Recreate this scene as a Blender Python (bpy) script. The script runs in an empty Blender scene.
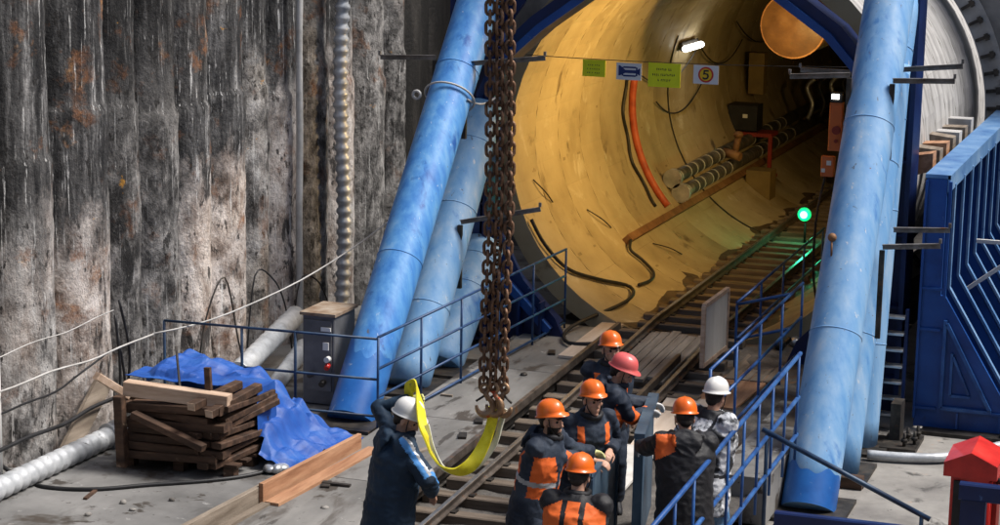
import bpy, bmesh, math, random
from mathutils import Vector as V, Matrix, noise as NZ
random.seed(7)
S = bpy.context.scene
COL = S.collection
R = math.radians

# ------------------------------------------------------------------ materials
def newmat(name):
    m = bpy.data.materials.new(name); m.use_nodes = True
    nt = m.node_tree; b = nt.nodes['Principled BSDF']
    return m, nt, b

def pm(name, cols, scale=3.0, detail=6, rough=0.7, metal=0.0, bump=0.15, stretch=(1, 1, 1), spots=(), dist=0.0,
       bscale=None, coat=0, rvar=0.12, spec=0.4, contrast=(0.3, 0.7)):
    """cols: ramp of colours driven by stretched noise; spots: (colour, scale, threshold, softness, stretch)"""
    m, nt, b = newmat(name); N = nt.nodes; L = nt.links
    geo = N.new('ShaderNodeTexCoord')
    oi = N.new('ShaderNodeObjectInfo')
    off = N.new('ShaderNodeVectorMath'); off.operation = 'MULTIPLY_ADD'
    off.inputs[1].default_value = (1, 1, 1)
    comb = N.new('ShaderNodeCombineXYZ')
    mul = N.new('ShaderNodeMath'); mul.operation = 'MULTIPLY'; mul.inputs[1].default_value = 37.0
    L.new(oi.outputs['Random'], mul.inputs[0])
    for i in range(3): L.new(mul.outputs[0], comb.inputs[i])
    L.new(geo.outputs['Object'], off.inputs[0]); L.new(comb.outputs[0], off.inputs[2])
    def tex(sc, st, det=6, ro=0.6, di=0.0):
        mp = N.new('ShaderNodeMapping'); mp.inputs['Scale'].default_value = st
        L.new(off.outputs[0], mp.inputs['Vector'])
        t = N.new('ShaderNodeTexNoise'); t.inputs['Scale'].default_value = sc
        t.inputs['Detail'].default_value = det; t.inputs['Roughness'].default_value = ro
        t.inputs['Distortion'].default_value = di
        L.new(mp.outputs[0], t.inputs['Vector']); return t
    t = tex(scale, stretch, detail, 0.62, dist)
    r = N.new('ShaderNodeValToRGB'); e = r.color_ramp.elements
    n = len(cols); lo, hi = contrast
    while len(e) < n: e.new(0.5)
    for i, c in enumerate(cols):
        e[i].position = lo + (hi - lo) * i / max(1, n - 1); e[i].color = (*c, 1)
    L.new(t.outputs['Fac'], r.inputs['Fac'])
    out = r.outputs['Color']
    for sp in spots:
        c, sc, th, so = sp[:4]; st = sp[4] if len(sp) > 4 else (1, 1, 1)
        q = tex(sc, st, 5, 0.65, 0.4)
        mr = N.new('ShaderNodeMapRange'); mr.inputs['From Min'].default_value = th; mr.inputs['From Max'].default_value = th + so
        L.new(q.outputs['Fac'], mr.inputs['Value'])
        mx = N.new('ShaderNodeMix'); mx.data_type = 'RGBA'
        L.new(mr.outputs[0], mx.inputs[0]); L.new(out, mx.inputs[6]); mx.inputs[7].default_value = (*c, 1)
        out = mx.outputs[2]
    L.new(out, b.inputs['Base Color'])
    b.inputs['Metallic'].default_value = metal
    b.inputs['Specular IOR Level'].default_value = spec
    b.inputs['Coat Weight'].default_value = coat
    f = tex(bscale or scale * 6, (1, 1, 1), 8, 0.65)
    mr = N.new('ShaderNodeMapRange'); mr.inputs['To Min'].default_value = max(0.02, rough - rvar); mr.inputs['To Max'].default_value = min(1, rough + rvar)
    L.new(f.outputs['Fac'], mr.inputs['Value']); L.new(mr.outputs[0], b.inputs['Roughness'])
    if bump:
        bp = N.new('ShaderNodeBump'); bp.inputs['Strength'].default_value = bump; bp.inputs['Distance'].default_value = 0.03
        L.new(f.outputs['Fac'], bp.inputs['Height']); L.new(bp.outputs[0], b.inputs['Normal'])
    return m

def emat(name, col, strength):
    m, nt, b = newmat(name)
    b.inputs['Base Color'].default_value = (*[min(1, c) for c in col], 1)
    b.inputs['Emission Color'].default_value = (*col, 1); b.inputs['Emission Strength'].default_value = strength
    return m

def pile_mat():
    """bored concrete piles: damp dark upper zone with a ragged lower limit, pale scraped concrete, rust, soil"""
    m, nt, b = newmat('pile_concrete'); N = nt.nodes; L = nt.links
    g = N.new('ShaderNodeNewGeometry'); oi = N.new('ShaderNodeObjectInfo')
    def mp(st):
        n = N.new('ShaderNodeMapping'); n.inputs['Scale'].default_value = st; L.new(g.outputs['Position'], n.inputs['Vector']); return n
    def nz(sc, st, det=8, ro=0.68, di=0.15):
        t = N.new('ShaderNodeTexNoise'); t.inputs['Scale'].default_value = sc; t.inputs['Detail'].default_value = det
        t.inputs['Roughness'].default_value = ro; t.inputs['Distortion'].default_value = di
        L.new(mp(st).outputs[0], t.inputs['Vector']); return t.outputs['Fac']
    def ramp(f, st):
        r = N.new('ShaderNodeValToRGB'); e = r.color_ramp.elements
        while len(e) < len(st): e.new(0.5)
        for i, (p, c) in enumerate(st): e[i].position = p; e[i].color = (*c, 1)
        L.new(f, r.inputs[0]); return r.outputs[0]
    def mix(f, a, bb):
        x = N.new('ShaderNodeMix'); x.data_type = 'RGBA'; L.new(f, x.inputs[0])
        for i, s in ((6, a), (7, bb)):
            if isinstance(s, tuple): x.inputs[i].default_value = (*s, 1)
            else: L.new(s, x.inputs[i])
        return x.outputs[2]
    def rng(f, a, c, lo=0.0, hi=1.0):
        r = N.new('ShaderNodeMapRange'); r.inputs['From Min'].default_value = a; r.inputs['From Max'].default_value = c
        r.inputs['To Min'].default_value = lo; r.inputs['To Max'].default_value = hi
        L.new(f, r.inputs['Value']); return r.outputs[0]
    def mth(op, a, c):
        r = N.new('ShaderNodeMath'); r.operation = op
        for i, s in ((0, a), (1, c)):
            if isinstance(s, (int, float)): r.inputs[i].default_value = s
            else: L.new(s, r.inputs[i])
        return r.outputs[0]
    rnd = oi.outputs['Random']
    fine = nz(3.4, (1, 1.1, .85), 11, .72); streak = nz(3.2, (1.4, 2.2, .24), 10, .72); big = nz(.8, (1, 1.6, .6), 6)
    f2 = mth('ADD', fine, mth('MULTIPLY', mth('SUBTRACT', rnd, .5), .14))
    pale = ramp(f2, [(.33, (.05, .048, .047)), (.43, (.17, .163, .157)), (.53, (.37, .355, .34)), (.66, (.66, .645, .63))])
    warm = ramp(nz(3.2, (1, 1, .7), 9, .72), [(.34, (.13, .095, .075)), (.46, (.36, .305, .27)), (.60, (.64, .585, .545))])
    body = mix(rng(mth('ADD', nz(.9, (1, 1.5, .5), 5), mth('MULTIPLY', mth('SUBTRACT', rnd, .5), .5)), .46, .62), pale, warm)
    dark = ramp(streak, [(.36, (.009, .009, .010)), (.48, (.04, .039, .039)), (.58, (.11, .107, .105)), (.72, (.38, .37, .36))])
    sep = N.new('ShaderNodeSeparateXYZ'); L.new(g.outputs['Position'], sep.inputs[0])
    z = mth('ADD', sep.outputs['Z'], mth('MULTIPLY', mth('SUBTRACT', big, .5), 2.6))
    z = mth('ADD', z, mth('MULTIPLY', mth('SUBTRACT', fine, .5), 2.0))
    z = mth('ADD', z, mth('MULTIPLY', mth('SUBTRACT', rnd, .5), 1.6))
    z = mth('SUBTRACT', z, mth('MULTIPLY', mth('SUBTRACT', sep.outputs['Y'], 18.6), .22))
    col = mix(rng(z, 2.1, 2.9), body, dark)
    col = mix(rng(nz(1.5, (1, 1.3, .5), 9, .7), .55, .61, 0, .9), col, (.022, .021, .021))
    col = mix(rng(nz(7.5, (1.2, 1.2, .6), 7, .7), .57, .62, 0, .9), col, (.02, .018, .017))
    col = mix(rng(nz(9, (3, 3, .10), 5), .59, .66, 0, .75), col, (.66, .65, .63))
    lim = mth('MULTIPLY', rng(nz(1.3, (1, 1.4, 1.3), 8, .7), .56, .65), rng(z, .6, 1.8, .55, .75))
    col = mix(lim, col, ramp(fine, [(.4, (.07, .03, .015)), (.55, (.24, .10, .04)), (.7, (.42, .22, .08))]))
    col = mix(rng(nz(2.9, (1, 1, 1.6), 5), .70, .73, 0, .9), col, (.45, .22, .03))
    sc = N.new('ShaderNodeVectorMath'); sc.operation = 'SCALE'; L.new(col, sc.inputs[0]); L.new(mth('ADD', mth('MULTIPLY', rnd, .62), .68), sc.inputs['Scale'])
    L.new(sc.outputs[0], b.inputs['Base Color']); b.inputs['Roughness'].default_value = .8
    b.inputs['Specular IOR Level'].default_value = .3
    h = mth('ADD', mth('ADD', fine, mth('MULTIPLY', nz(20, (1, 1, .7), 7), .5)), mth('MULTIPLY', nz(9, (2.5, 2.5, .08), 3), .18))
    bp = N.new('ShaderNodeBump'); bp.inputs['Strength'].default_value = .8; bp.inputs['Distance'].default_value = .07
    L.new(h, bp.inputs['Height']); L.new(bp.outputs[0], b.inputs['Normal'])
    return m

M = {}
M['pile'] = pile_mat()
M['pile_shade'] = pm('shade_black', [(.008, .008, .008), (.022, .02, .018), (.06, .054, .048)], 2.5, 8, .7, 0, .5, (1, 1, .3))  # near-black colour standing in for shade between and behind the piles
M['lining'] = pm('lining_concrete', [(.25, .195, .11), (.37, .30, .18), (.45, .375, .24)], .7, 8, .6, 0, .12, (1, 1, 1), rvar=.2,
                 spots=[((.13, .09, .045), 1.6, .60, .12, (1, 1, 1)), ((.13, .09, .05), 7, .67, .08, (1, 1, 1)), ((.52, .46, .34), 1.8, .60, .14, (1, 1, 1)), ((.05, .035, .02), 20, .71, .03)])
M['lining_dark'] = pm('joint_recess', [(.20, .155, .085), (.31, .245, .14)], 6, 4, .8)
M['extrados'] = pm('grey_cast_concrete', [(.20, .195, .19), (.40, .39, .38), (.52, .51, .5)], 2.2, 8, .8, 0, .2, (.5, 2.2, .5),
                   spots=[((.08, .075, .07), 4, .62, .1, (.4, 3, .4))])
M['wallc'] = pm('portal_wall_concrete', [(.05, .05, .05), (.14, .135, .13), (.27, .26, .25)], 1.2, 8, .85, 0, .35, (1, 1, .6))
M['slab'] = pm('slab_concrete', [(.11, .108, .105), (.175, .172, .167), (.245, .24, .232)], 1.1, 8, .75, 0, .08, rvar=.15,
               spots=[((.085, .08, .075), 1.6, .55, .12, (1, .5, 1)), ((.36, .35, .34), 5, .64, .1), ((.05, .048, .045), 9, .66, .05), ((.055, .045, .036), .8, .56, .05), ((.05, .042, .035), 2.6, .60, .05)])
M['floor'] = pm('pit_floor_concrete', [(.15, .14, .13), (.25, .235, .215), (.36, .34, .31)], 1.3, 8, .75, 0, .12, rvar=.18,
                spots=[((.45, .25, .14), 1.3, .62, .1), ((.08, .075, .07), 2.0, .57, .08), ((.04, .038, .035), 9, .66, .04)])
M['mud'] = pm('tunnel_mud', [(.035, .022, .012), (.075, .05, .026), (.13, .09, .045)], 2.5, 8, .6, 0, .5)
M['bed'] = pm('track_bed', [(.045, .042, .038), (.11, .10, .09), (.19, .175, .155)], 3.5, 8, .8, 0, .5, spots=[((.17, .09, .04), 2, .6, .1)])
M['deck'] = pm('walkway_deck_grey', [(.11, .107, .10), (.19, .184, .174), (.29, .28, .262)], 1.4, 8, .7, 0, .08, (1, .35, 1),
               spots=[((.11, .10, .09), 1.8, .56, .10, (1.5, .5, 1)), ((.045, .042, .04), 8, .66, .04), ((.44, .42, .39), 5, .66, .08), ((.06, .05, .042), 1.1, .58, .05, (1.4, .6, 1)), ((.06, .055, .05), 3.2, .61, .04, (1, .3, 1))])
M['blue'] = pm('strut_blue_paint', [(.03, .15, .45), (.06, .23, .58), (.11, .32, .65), (.22, .43, .69)], 2.6, 9, .46, 0, .06, (2.2, 2.2, .30), contrast=(.28, .72), rvar=.16,
               spots=[((.02, .11, .38), 2.0, .60, .10, (1.5, 1.5, .6)), ((.50, .60, .72), 9, .66, .05, (3, 3, .16)), ((.12, .13, .15), 5, .68, .06, (2, 2, .12)), ((.14, .07, .03), 22, .69, .03)])
M['blue_worn'] = pm('strut_worn_paint', [(.10, .28, .57), (.16, .35, .62), (.24, .42, .65), (.36, .50, .67)], 2.2, 9, .5, 0, .07, (2.2, 2.2, .28), contrast=(.28, .72), rvar=.16,
               spots=[((.06, .20, .50), 1.7, .60, .10, (1.5, 1.5, .6)), ((.52, .58, .65), 6, .64, .06, (2.6, 2.6, .22)), ((.10, .11, .13), 6, .66, .06, (2, 2, .10)), ((.15, .075, .035), 24, .68, .03), ((.06, .07, .09), 11, .70, .03)])
M['blue_deep'] = pm('deep_blue_paint', [(.012, .08, .30), (.02, .13, .43), (.05, .20, .52)], 1.6, 7, .38, 0, .04,
                    spots=[((.30, .42, .58), 6, .66, .06, (2, 2, .5)), ((.03, .03, .03), 12, .72, .04)])
M['frame'] = pm('frame_navy_paint', [(.002, .009, .048), (.003, .014, .08), (.006, .026, .12)], 1.5, 6, .4, 0, .04,
                spots=[((.06, .12, .28), 9, .68, .06), ((.02, .018, .018), 5, .68, .08)])
M['butt'] = pm('buttress_blue_paint', [(.005, .035, .16), (.009, .06, .25), (.016, .085, .32)], 1.6, 6, .4, 0, .04,
               spots=[((.12, .2, .38), 8, .68, .06), ((.015, .015, .02), 5, .68, .08)])
M['butt_lt'] = pm('buttress_flange_paint', [(.06, .16, .38), (.13, .27, .50), (.24, .38, .57)], 2.2, 7, .42, 0, .04,
                  spots=[((.04, .12, .35), 6, .62, .07)])
M['rail_blue'] = pm('handrail_blue_paint', [(.010, .045, .16), (.02, .085, .28), (.05, .15, .38)], 4, 6, .4, 0, .03,
                    spots=[((.05, .04, .035), 14, .66, .05), ((.3, .4, .55), 10, .70, .05)])
M['rail_mid'] = pm('handrail_slate_blue_paint', [(.008, .028, .08), (.016, .055, .15), (.04, .10, .23)], 4, 6, .42, 0, .03)
M['rail_dark'] = pm('handrail_dark_paint', [(.008, .018, .04), (.016, .04, .09), (.04, .09, .16)], 4, 6, .45, 0, .03)
M['steel'] = pm('dull_dark_steel', [(.02, .018, .017), (.05, .045, .04), (.10, .085, .07)], 6, 7, .55, .5, .1, spots=[((.14, .06, .025), 7, .62, .08)])
M['bracketm'] = pm('bracket_steel', [(.09, .075, .065), (.18, .165, .15), (.30, .28, .27)], 6, 7, .5, .3, .1, spots=[((.14, .06, .025), 7, .6, .08)])
M['railsteel'] = pm('rail_steel', [(.05, .04, .034), (.11, .09, .075), (.19, .165, .145)], 5, 7, .5, .5, .1, spots=[((.16, .075, .03), 5, .58, .1)])
M['railtop'] = pm('rail_running_surface', [(.22, .20, .18), (.38, .36, .33)], 6, 5, .36, .8, .03)
M['rust'] = pm('rusty_chain_steel', [(.06, .034, .022), (.16, .085, .048), (.28, .17, .11)], 14, 6, .55, .5, .2)
M['hookm'] = pm('worn_hook_steel', [(.12, .06, .03), (.30, .18, .10), (.45, .30, .18)], 9, 6, .45, .5, .12, spots=[((.45, .06, .02), 5, .6, .06)])
M['galv'] = pm('galvanised_steel', [(.30, .32, .34), (.48, .50, .52), (.66, .68, .70)], 5, 6, .35, .7, .05, spots=[((.12, .12, .12), 6, .64, .08)])
M['ductfoil'] = pm('bright_duct_foil', [(.34, .36, .38), (.52, .54, .56), (.68, .70, .72)], 6, 6, .38, .25, .08, spots=[((.14, .14, .14), 6, .66, .08)])
M['foil'] = pm('pipe_wrap', [(.03, .03, .03), (.08, .075, .07), (.22, .20, .17)], 3, 5, .5, .2, .15, (1, 3, 1))
M['sleeper'] = pm('timber_sleeper', [(.06, .045, .032), (.13, .10, .075), (.22, .18, .14)], 2.2, 8, .8, 0, .3, (.5, 5, 5))
M['board'] = pm('weathered_board', [(.12, .10, .085), (.20, .175, .15), (.28, .25, .215)], 2, 8, .8, 0, .2, (5, .5, 5))
M['oldwood'] = pm('old_brown_timber', [(.022, .012, .007), (.06, .032, .019), (.13, .072, .044)], 2.5, 8, .75, 0, .3, (.6, 4, 4), spots=[((.24, .17, .12), 5, .66, .06)])
M['endwood'] = pm('pale_cut_timber', [(.34, .22, .15), (.50, .36, .26), (.62, .47, .36)], 3, 8, .75, 0, .15, (.5, 5, 5))
M['newwood'] = pm('orange_brown_timber', [(.24, .11, .055), (.38, .20, .11), (.50, .29, .17)], 2.4, 8, .7, 0, .15, (5, .5, 5))
M['greywood'] = pm('grey_brown_timber', [(.13, .10, .075), (.21, .17, .13), (.30, .25, .20)], 2.4, 8, .75, 0, .2, (5, .5, 5))
M['ply'] = pm('pale_plywood', [(.42, .33, .25), (.55, .45, .36), (.64, .55, .46)], 2, 7, .7, 0, .08, (3, .5, 1), spots=[((.3, .2, .13), 3, .62, .1)])
M['whiteboard'] = pm('white_panel_paint', [(.50, .48, .44), (.62, .60, .56), (.70, .68, .65)], 2, 7, .6, 0, .05, (2, 2, .5), spots=[((.36, .30, .24), 3, .64, .1)])
M['tarp'] = pm('blue_tarpaulin', [(.008, .05, .25), (.014, .08, .35), (.03, .12, .41)], 3, 6, .55, 0, .05, spots=[((.3, .45, .7), 9, .68, .06)])
M['grey_paint'] = pm('cabinet_grey_paint', [(.09, .09, .092), (.13, .13, .135), (.18, .18, .185)], 3, 6, .5, 0, .05)
M['rusttop'] = pm('rusty_lid', [(.16, .09, .05), (.27, .20, .14), (.40, .34, .28)], 5, 7, .7, 0, .1)
M['white'] = pm('white_plastic', [(.68, .68, .66), (.78, .78, .76)], 4, 4, .45, 0, .02)
M['red'] = pm('red_paint', [(.42, .012, .010), (.62, .022, .016), (.70, .05, .035)], 3, 6, .38, 0, .03, spots=[((.2, .01, .01), 8, .67, .07)], coat=.2)
M['redhose'] = pm('red_hose_rubber', [(.22, .035, .012), (.40, .07, .025), (.5, .11, .04)], 4, 6, .5, 0, .05)
M['redframe'] = pm('red_oxide_frame', [(.20, .02, .012), (.30, .035, .02)], 4, 6, .5, 0, .05)
M['black'] = pm('black_rubber', [(.008, .008, .009), (.022, .022, .024)], 5, 5, .5, 0, .05)
M['wirewhite'] = pm('pale_wire', [(.35, .34, .32), (.55, .54, .52)], 5, 5, .6, 0, .03)
M['brownbeam'] = pm('rusty_brown_beam', [(.12, .055, .025), (.22, .11, .05), (.30, .165, .08)], 4, 6, .65, .2, .1)
M['ductend'] = pm('duct_fabric', [(.035, .016, .006), (.06, .028, .010), (.085, .042, .014)], 3, 6, .6, 0, .12)
M['orangebox'] = pm('orange_box_paint', [(.55, .12, .03), (.70, .17, .04)], 4, 5, .45, 0, .03)
M['sling'] = pm('yellow_webbing', [(.60, .50, .012), (.78, .68, .02), (.82, .75, .06)], 9, 5, .65, 0, .1, spots=[((.35, .30, .08), 12, .60, .12)])
M['slingw'] = pm('pale_webbing', [(.62, .62, .48), (.74, .74, .62)], 9, 5, .6, 0, .1)
M['signyel'] = pm('sign_yellow', [(.78, .82, .01), (.84, .88, .02)], 3, 3, .5, 0, .01)
M['signwhite'] = pm('sign_white', [(.70, .70, .72), (.78, .78, .80)], 3, 3, .5, 0, .01)
M['signblue'] = pm('sign_blue', [(.01, .025, .13), (.015, .035, .17)], 3, 3, .5, 0, .01)
M['signred'] = pm('sign_red', [(.55, .03, .02), (.62, .04, .03)], 3, 3, .5, 0, .01)
M['signorange'] = pm('sign_amber', [(.80, .50, .01), (.85, .56, .02)], 3, 3, .5, 0, .01)
M['ink'] = pm('sign_ink', [(.015, .015, .015), (.03, .03, .03)], 3, 3, .6, 0, .01)
M['dullyellow'] = pm('dull_yellow_panel', [(.16, .11, .04), (.24, .17, .06)], 3, 5, .6, 0, .03)
M['lamp'] = emat('lamp_white', (1.0, .97, .86), 9.0)
M['lampw'] = emat('lamp_warm', (1.0, .72, .35), 12.0)
M['green'] = emat('lamp_green', (.005, .55, .16), 1.0)
M['greencore'] = emat('lamp_green_core', (.30, 1.0, .60), 3.0)
M['panel'] = pm('panel_blue_steel', [(.03, .055, .09), (.055, .10, .155), (.11, .17, .23)], 2.5, 7, .4, .3, .05, (1, 1, .5), spots=[((.22, .29, .36), 6, .66, .06)])
# people
M['skin'] = pm('skin', [(.50, .27, .18), (.60, .35, .25)], 7, 4, .5, 0, .04)
M['hair'] = pm('dark_hair', [(.012, .009, .008), (.03, .022, .018)], 30, 4, .6, 0, .2)
M['eye'] = pm('dark_eye', [(.012, .01, .01), (.02, .016, .015)], 9, 2, .25, 0, 0)
M['h_orange'] = pm('helmet_orange', [(.78, .13, .012), (.86, .17, .018)], 4, 5, .32, 0, .02, coat=.3, spots=[((.5, .09, .02), 9, .66, .08)])
M['h_pink'] = pm('helmet_faded_red', [(.68, .10, .10), (.78, .16, .15)], 4, 5, .4, 0, .02, coat=.2, spots=[((.75, .35, .32), 7, .62, .1)])
M['h_white'] = pm('helmet_white', [(.70, .69, .66), (.78, .77, .74)], 4, 5, .35, 0, .02, coat=.25, spots=[((.4, .37, .33), 8, .67, .08)])
M['navy'] = pm('navy_workwear', [(.008, .018, .035), (.014, .032, .060), (.028, .055, .09)], 3, 7, .68, 0, .25, spec=.3)
M['navy2'] = pm('slate_blue_workwear', [(.008, .012, .022), (.020, .029, .048), (.055, .072, .10)], 3, 7, .7, 0, .25, spec=.3)
M['blackcl'] = pm('black_workwear', [(.007, .007, .008), (.014, .014, .017), (.03, .031, .036)], 3, 7, .6, 0, .25, spec=.35)
M['orange'] = pm('hi_vis_orange', [(.72, .12, .018), (.86, .17, .03)], 4, 5, .65, 0, .15, spots=[((.5, .09, .02), 7, .62, .1)])
M['silver'] = pm('reflective_grey', [(.34, .35, .37), (.48, .49, .51)], 6, 4, .4, .2, .06)
M['ltblue'] = pm('light_blue_trim', [(.05, .22, .58), (.10, .32, .68)], 4, 4, .6, 0, .1)
M['camo'] = pm('white_grey_camouflage', [(.02, .022, .025), (.16, .17, .19), (.50, .52, .55), (.66, .67, .70)], 9, 4, .65, 0, .2, contrast=(.40, .58), spec=.3)
M['jean'] = pm('blue_denim', [(.03, .09, .22), (.08, .20, .38), (.3, .42, .55)], 6, 5, .7, 0, .15)
M['glove_y'] = pm('pale_yellow_glove', [(.55, .55, .22), (.68, .68, .34)], 9, 4, .7, 0, .15)
M['glove_w'] = pm('white_glove', [(.55, .55, .54), (.68, .68, .67)], 9, 4, .7, 0, .15)
M['glove_g'] = pm('grey_glove', [(.10, .12, .15), (.18, .21, .25)], 9, 4, .7, 0, .15)

# ------------------------------------------------------------------ mesh helpers
class MB:
    def __init__(s): s.v = []; s.f = []; s.m = []; s.s = []
    def add(s, vs, fs, mi=0, smooth=False):
        o = len(s.v); s.v += [V(p) for p in vs]
        for f in fs: s.f.append([i + o for i in f]); s.m.append(mi); s.s.append(smooth)
        return s
    def box(s, c, d, rot=None, mi=0, bev=0.0):
        """box centre c, full size d, optional 3x3 rotation; bev cuts the four long edges"""
        c = V(c); hx, hy, hz = d[0] / 2, d[1] / 2, d[2] / 2
        if bev:
            k = sorted(range(3), key=lambda i: d[i])[-1]; a, b2 = [i for i in range(3) if i != k]
            h = (hx, hy, hz); prof = []
            for (sa, sb) in ((1, 1), (-1, 1), (-1, -1), (1, -1)):
                p1 = (sa * (h[a] - bev), sb * h[b2]); p2 = (sa * h[a], sb * (h[b2] - bev))
                prof += [p2, p1] if sa * sb > 0 else [p1, p2]
            vs = []
            for e in (-h[k], h[k]):
                for p in prof:
                    q = [0, 0, 0]; q[k] = e; q[a] = p[0]; q[b2] = p[1]; vs.append(q)
            n = 8
            fs = [[i, (i + 1) % n, n + (i + 1) % n, n + i] for i in range(n)] + [list(range(n))[::-1], list(range(n, 2 * n))]
        else:
            vs = [(x, y, z) for x in (-hx, hx) for y in (-hy, hy) for z in (-hz, hz)]
            fs = [[0, 1, 3, 2], [4, 6, 7, 5], [0, 4, 5, 1], [2, 3, 7, 6], [0, 2, 6, 4], [1, 5, 7, 3]]
        vs = [V(p) for p in vs]
        if rot is not None: vs = [rot @ p for p in vs]
        return s.add([p + c for p in vs], fs, mi)
    def bar(s, a, b, w, h, up=(0, 0, 1), mi=0, bev=0.0):
        a, b = V(a), V(b); d = b - a; L_ = d.length; y = d / L_
        u = V(up)
        if abs(u.dot(y)) > .98: u = V((0, 1, 0)) if abs(y.y) < .9 else V((1, 0, 0))
        x = y.cross(u).normalized(); z = x.cross(y)
        rot = Matrix((x, y, z)).transposed()
        return s.box((a + b) / 2, (w, L_, h), rot, mi, bev)
    def tube(s, pts, r, n=10, mi=0, caps=True, flat=None, closed=False, up=None):
        """tube along pts; r number or list; flat=(w,h) gives an elliptical/flat section factor"""
        pts = [V(p) for p in pts]; k = len(pts)
        rs = r if isinstance(r, (list, tuple)) else [r] * k
        t0 = (pts[1] - pts[0]).normalized()
        ref = V(up) if up else (V((0, 0, 1)) if abs(t0.z) < .9 else V((1, 0, 0)))
        x = t0.cross(ref).normalized(); vs = []
        for i, p in enumerate(pts):
            if closed: t = (pts[(i + 1) % k] - pts[i - 1]).normalized()
            else: t = (pts[min(i + 1, k - 1)] - pts[max(i - 1, 0)]).normalized()
            x = (x - t * x.dot(t)).normalized(); z = t.cross(x)
            fw, fh = flat or (1, 1)
            for j in range(n):
                a = 2 * math.pi * j / n
                vs.append(p + x * (math.cos(a) * rs[i] * fw) + z * (math.sin(a) * rs[i] * fh))
        fs = []
        for i in range(k if closed else k - 1):
            for j in range(n):
                a, b2 = i * n, ((i + 1) % k) * n
                fs.append([a + j, a + (j + 1) % n, b2 + (j + 1) % n, b2 + j])
        s.add(vs, fs, mi, True)
        if caps and not closed:
            o = len(s.v) - len(vs)
            s.f.append([o + j for j in range(n)][::-1]); s.m.append(mi); s.s.append(False)
            s.f.append([o + (k - 1) * n + j for j in range(n)]); s.m.append(mi); s.s.append(False)
        return s
    def ell(s, c, rad, rot=None, n=16, k=10, mi=0):
        c = V(c); vs = []; fs = []
        for i in range(1, k):
            t = math.pi * i / k
            for j in range(n):
                a = 2 * math.pi * j / n
                vs.append(V((rad[0] * math.sin(t) * math.cos(a), rad[1] * math.sin(t) * math.sin(a), rad[2] * math.cos(t))))
        vs += [V((0, 0, rad[2])), V((0, 0, -rad[2]))]
        for i in range(k - 2):
            for j in range(n): fs.append([i * n + j, (i + 1) * n + j, (i + 1) * n + (j + 1) % n, i * n + (j + 1) % n])
        T, B = (k - 1) * n, (k - 1) * n + 1
        for j in range(n):
            fs.append([T, j, (j + 1) % n]); fs.append([B, (k - 2) * n + (j + 1) % n, (k - 2) * n + j])
        if rot is not None: vs = [rot @ p for p in vs]
        return s.add([p + c for p in vs], fs, mi, True)
    def loft(s, secs, n=20, mi=0):
        """secs: (centre, xvec, yvec) elliptical rings, closed with rounded caps"""
        vs = []; fs = []
        def ring(c, x, y):
            for j in range(n):
                a = 2 * math.pi * j / n; vs.append(c + x * math.cos(a) + y * math.sin(a))
        for c, x, y in secs: ring(V(c), V(x), V(y))
        k = len(secs)
        for i in range(k - 1):
            for j in range(n): fs.append([i * n + j, i * n + (j + 1) % n, (i + 1) * n + (j + 1) % n, (i + 1) * n + j])
        fs.append(list(range(n))[::-1]); fs.append([(k - 1) * n + j for j in range(n)])
        return s.add(vs, fs, mi, True)
    def prism(s, poly, axis, a, b, mi=0):
        """polygon in the two other axes extruded along axis from a to b"""
        o = [i for i in range(3) if i != axis]; vs = []
        for e in (a, b):
            for p in poly:
                q = [0, 0, 0]; q[axis] = e; q[o[0]] = p[0]; q[o[1]] = p[1]; vs.append(q)
        n = len(poly)
        fs = [[i, (i + 1) % n, n + (i + 1) % n, n + i] for i in range(n)] + [list(range(n))[::-1], list(range(n, 2 * n))]
        return s.add(vs, fs, mi)
    def mesh(s, name, origin, mats):
        me = bpy.data.meshes.new(name); o = V(origin)
        me.from_pydata([tuple(p - o) for p in s.v], [], s.f)
        for m in mats: me.materials.append(M[m] if isinstance(m, str) else m)
        me.polygons.foreach_set('material_index', s.m); me.polygons.foreach_set('use_smooth', s.s)
        bm = bmesh.new(); bm.from_mesh(me); bmesh.ops.recalc_face_normals(bm, faces=bm.faces); bm.to_mesh(me); bm.free()
        me.update(); return me

def link(name, data, loc=(0, 0, 0), parent=None):
    o = bpy.data.objects.new(name, data); COL.objects.link(o)
    o.location = loc
    if parent is not None: o.parent = parent
    return o
def wloc(o):
    p = V((0, 0, 0))
    while o is not None: p += o.location; o = o.parent
    return p
def tag(o, label, cat, group=None, kind=None):
    if label: o['label'] = label
    if cat: o['category'] = cat
    if group: o['group'] = group
    if kind: o['kind'] = kind
    return o
def thing(name, label, cat, loc, group=None):
    return tag(link(name, None, loc), label, cat, group)
def part(name, mb, mats, parent, label=None):
    if isinstance(mats, str): mats = [mats]
    o = link(name, mb.mesh(name, wloc(parent), mats), (0, 0, 0), parent)
    if label: o['label'] = label
    return o
def solo(name, mb, mats, label, cat, group=None, origin=None):
    if isinstance(mats, str): mats = [mats]
    if origin is None:
        xs = [p.x for p in mb.v]; ys = [p.y for p in mb.v]; zs = [p.z for p in mb.v]
        origin = ((min(xs) + max(xs)) / 2, (min(ys) + max(ys)) / 2, min(zs))
    return tag(link(name, mb.mesh(name, origin, mats), origin), label, cat, group)
def struct(name, mb, mats, cat=None):
    if isinstance(mats, str): mats = [mats]
    o = link(name, mb.mesh(name, (0, 0, 0), mats)); o['kind'] = 'structure'; return o
def copy_part(src, parent, loc):
    o = src.copy(); COL.objects.link(o); o.parent = parent; o.location = loc; return o
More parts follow.
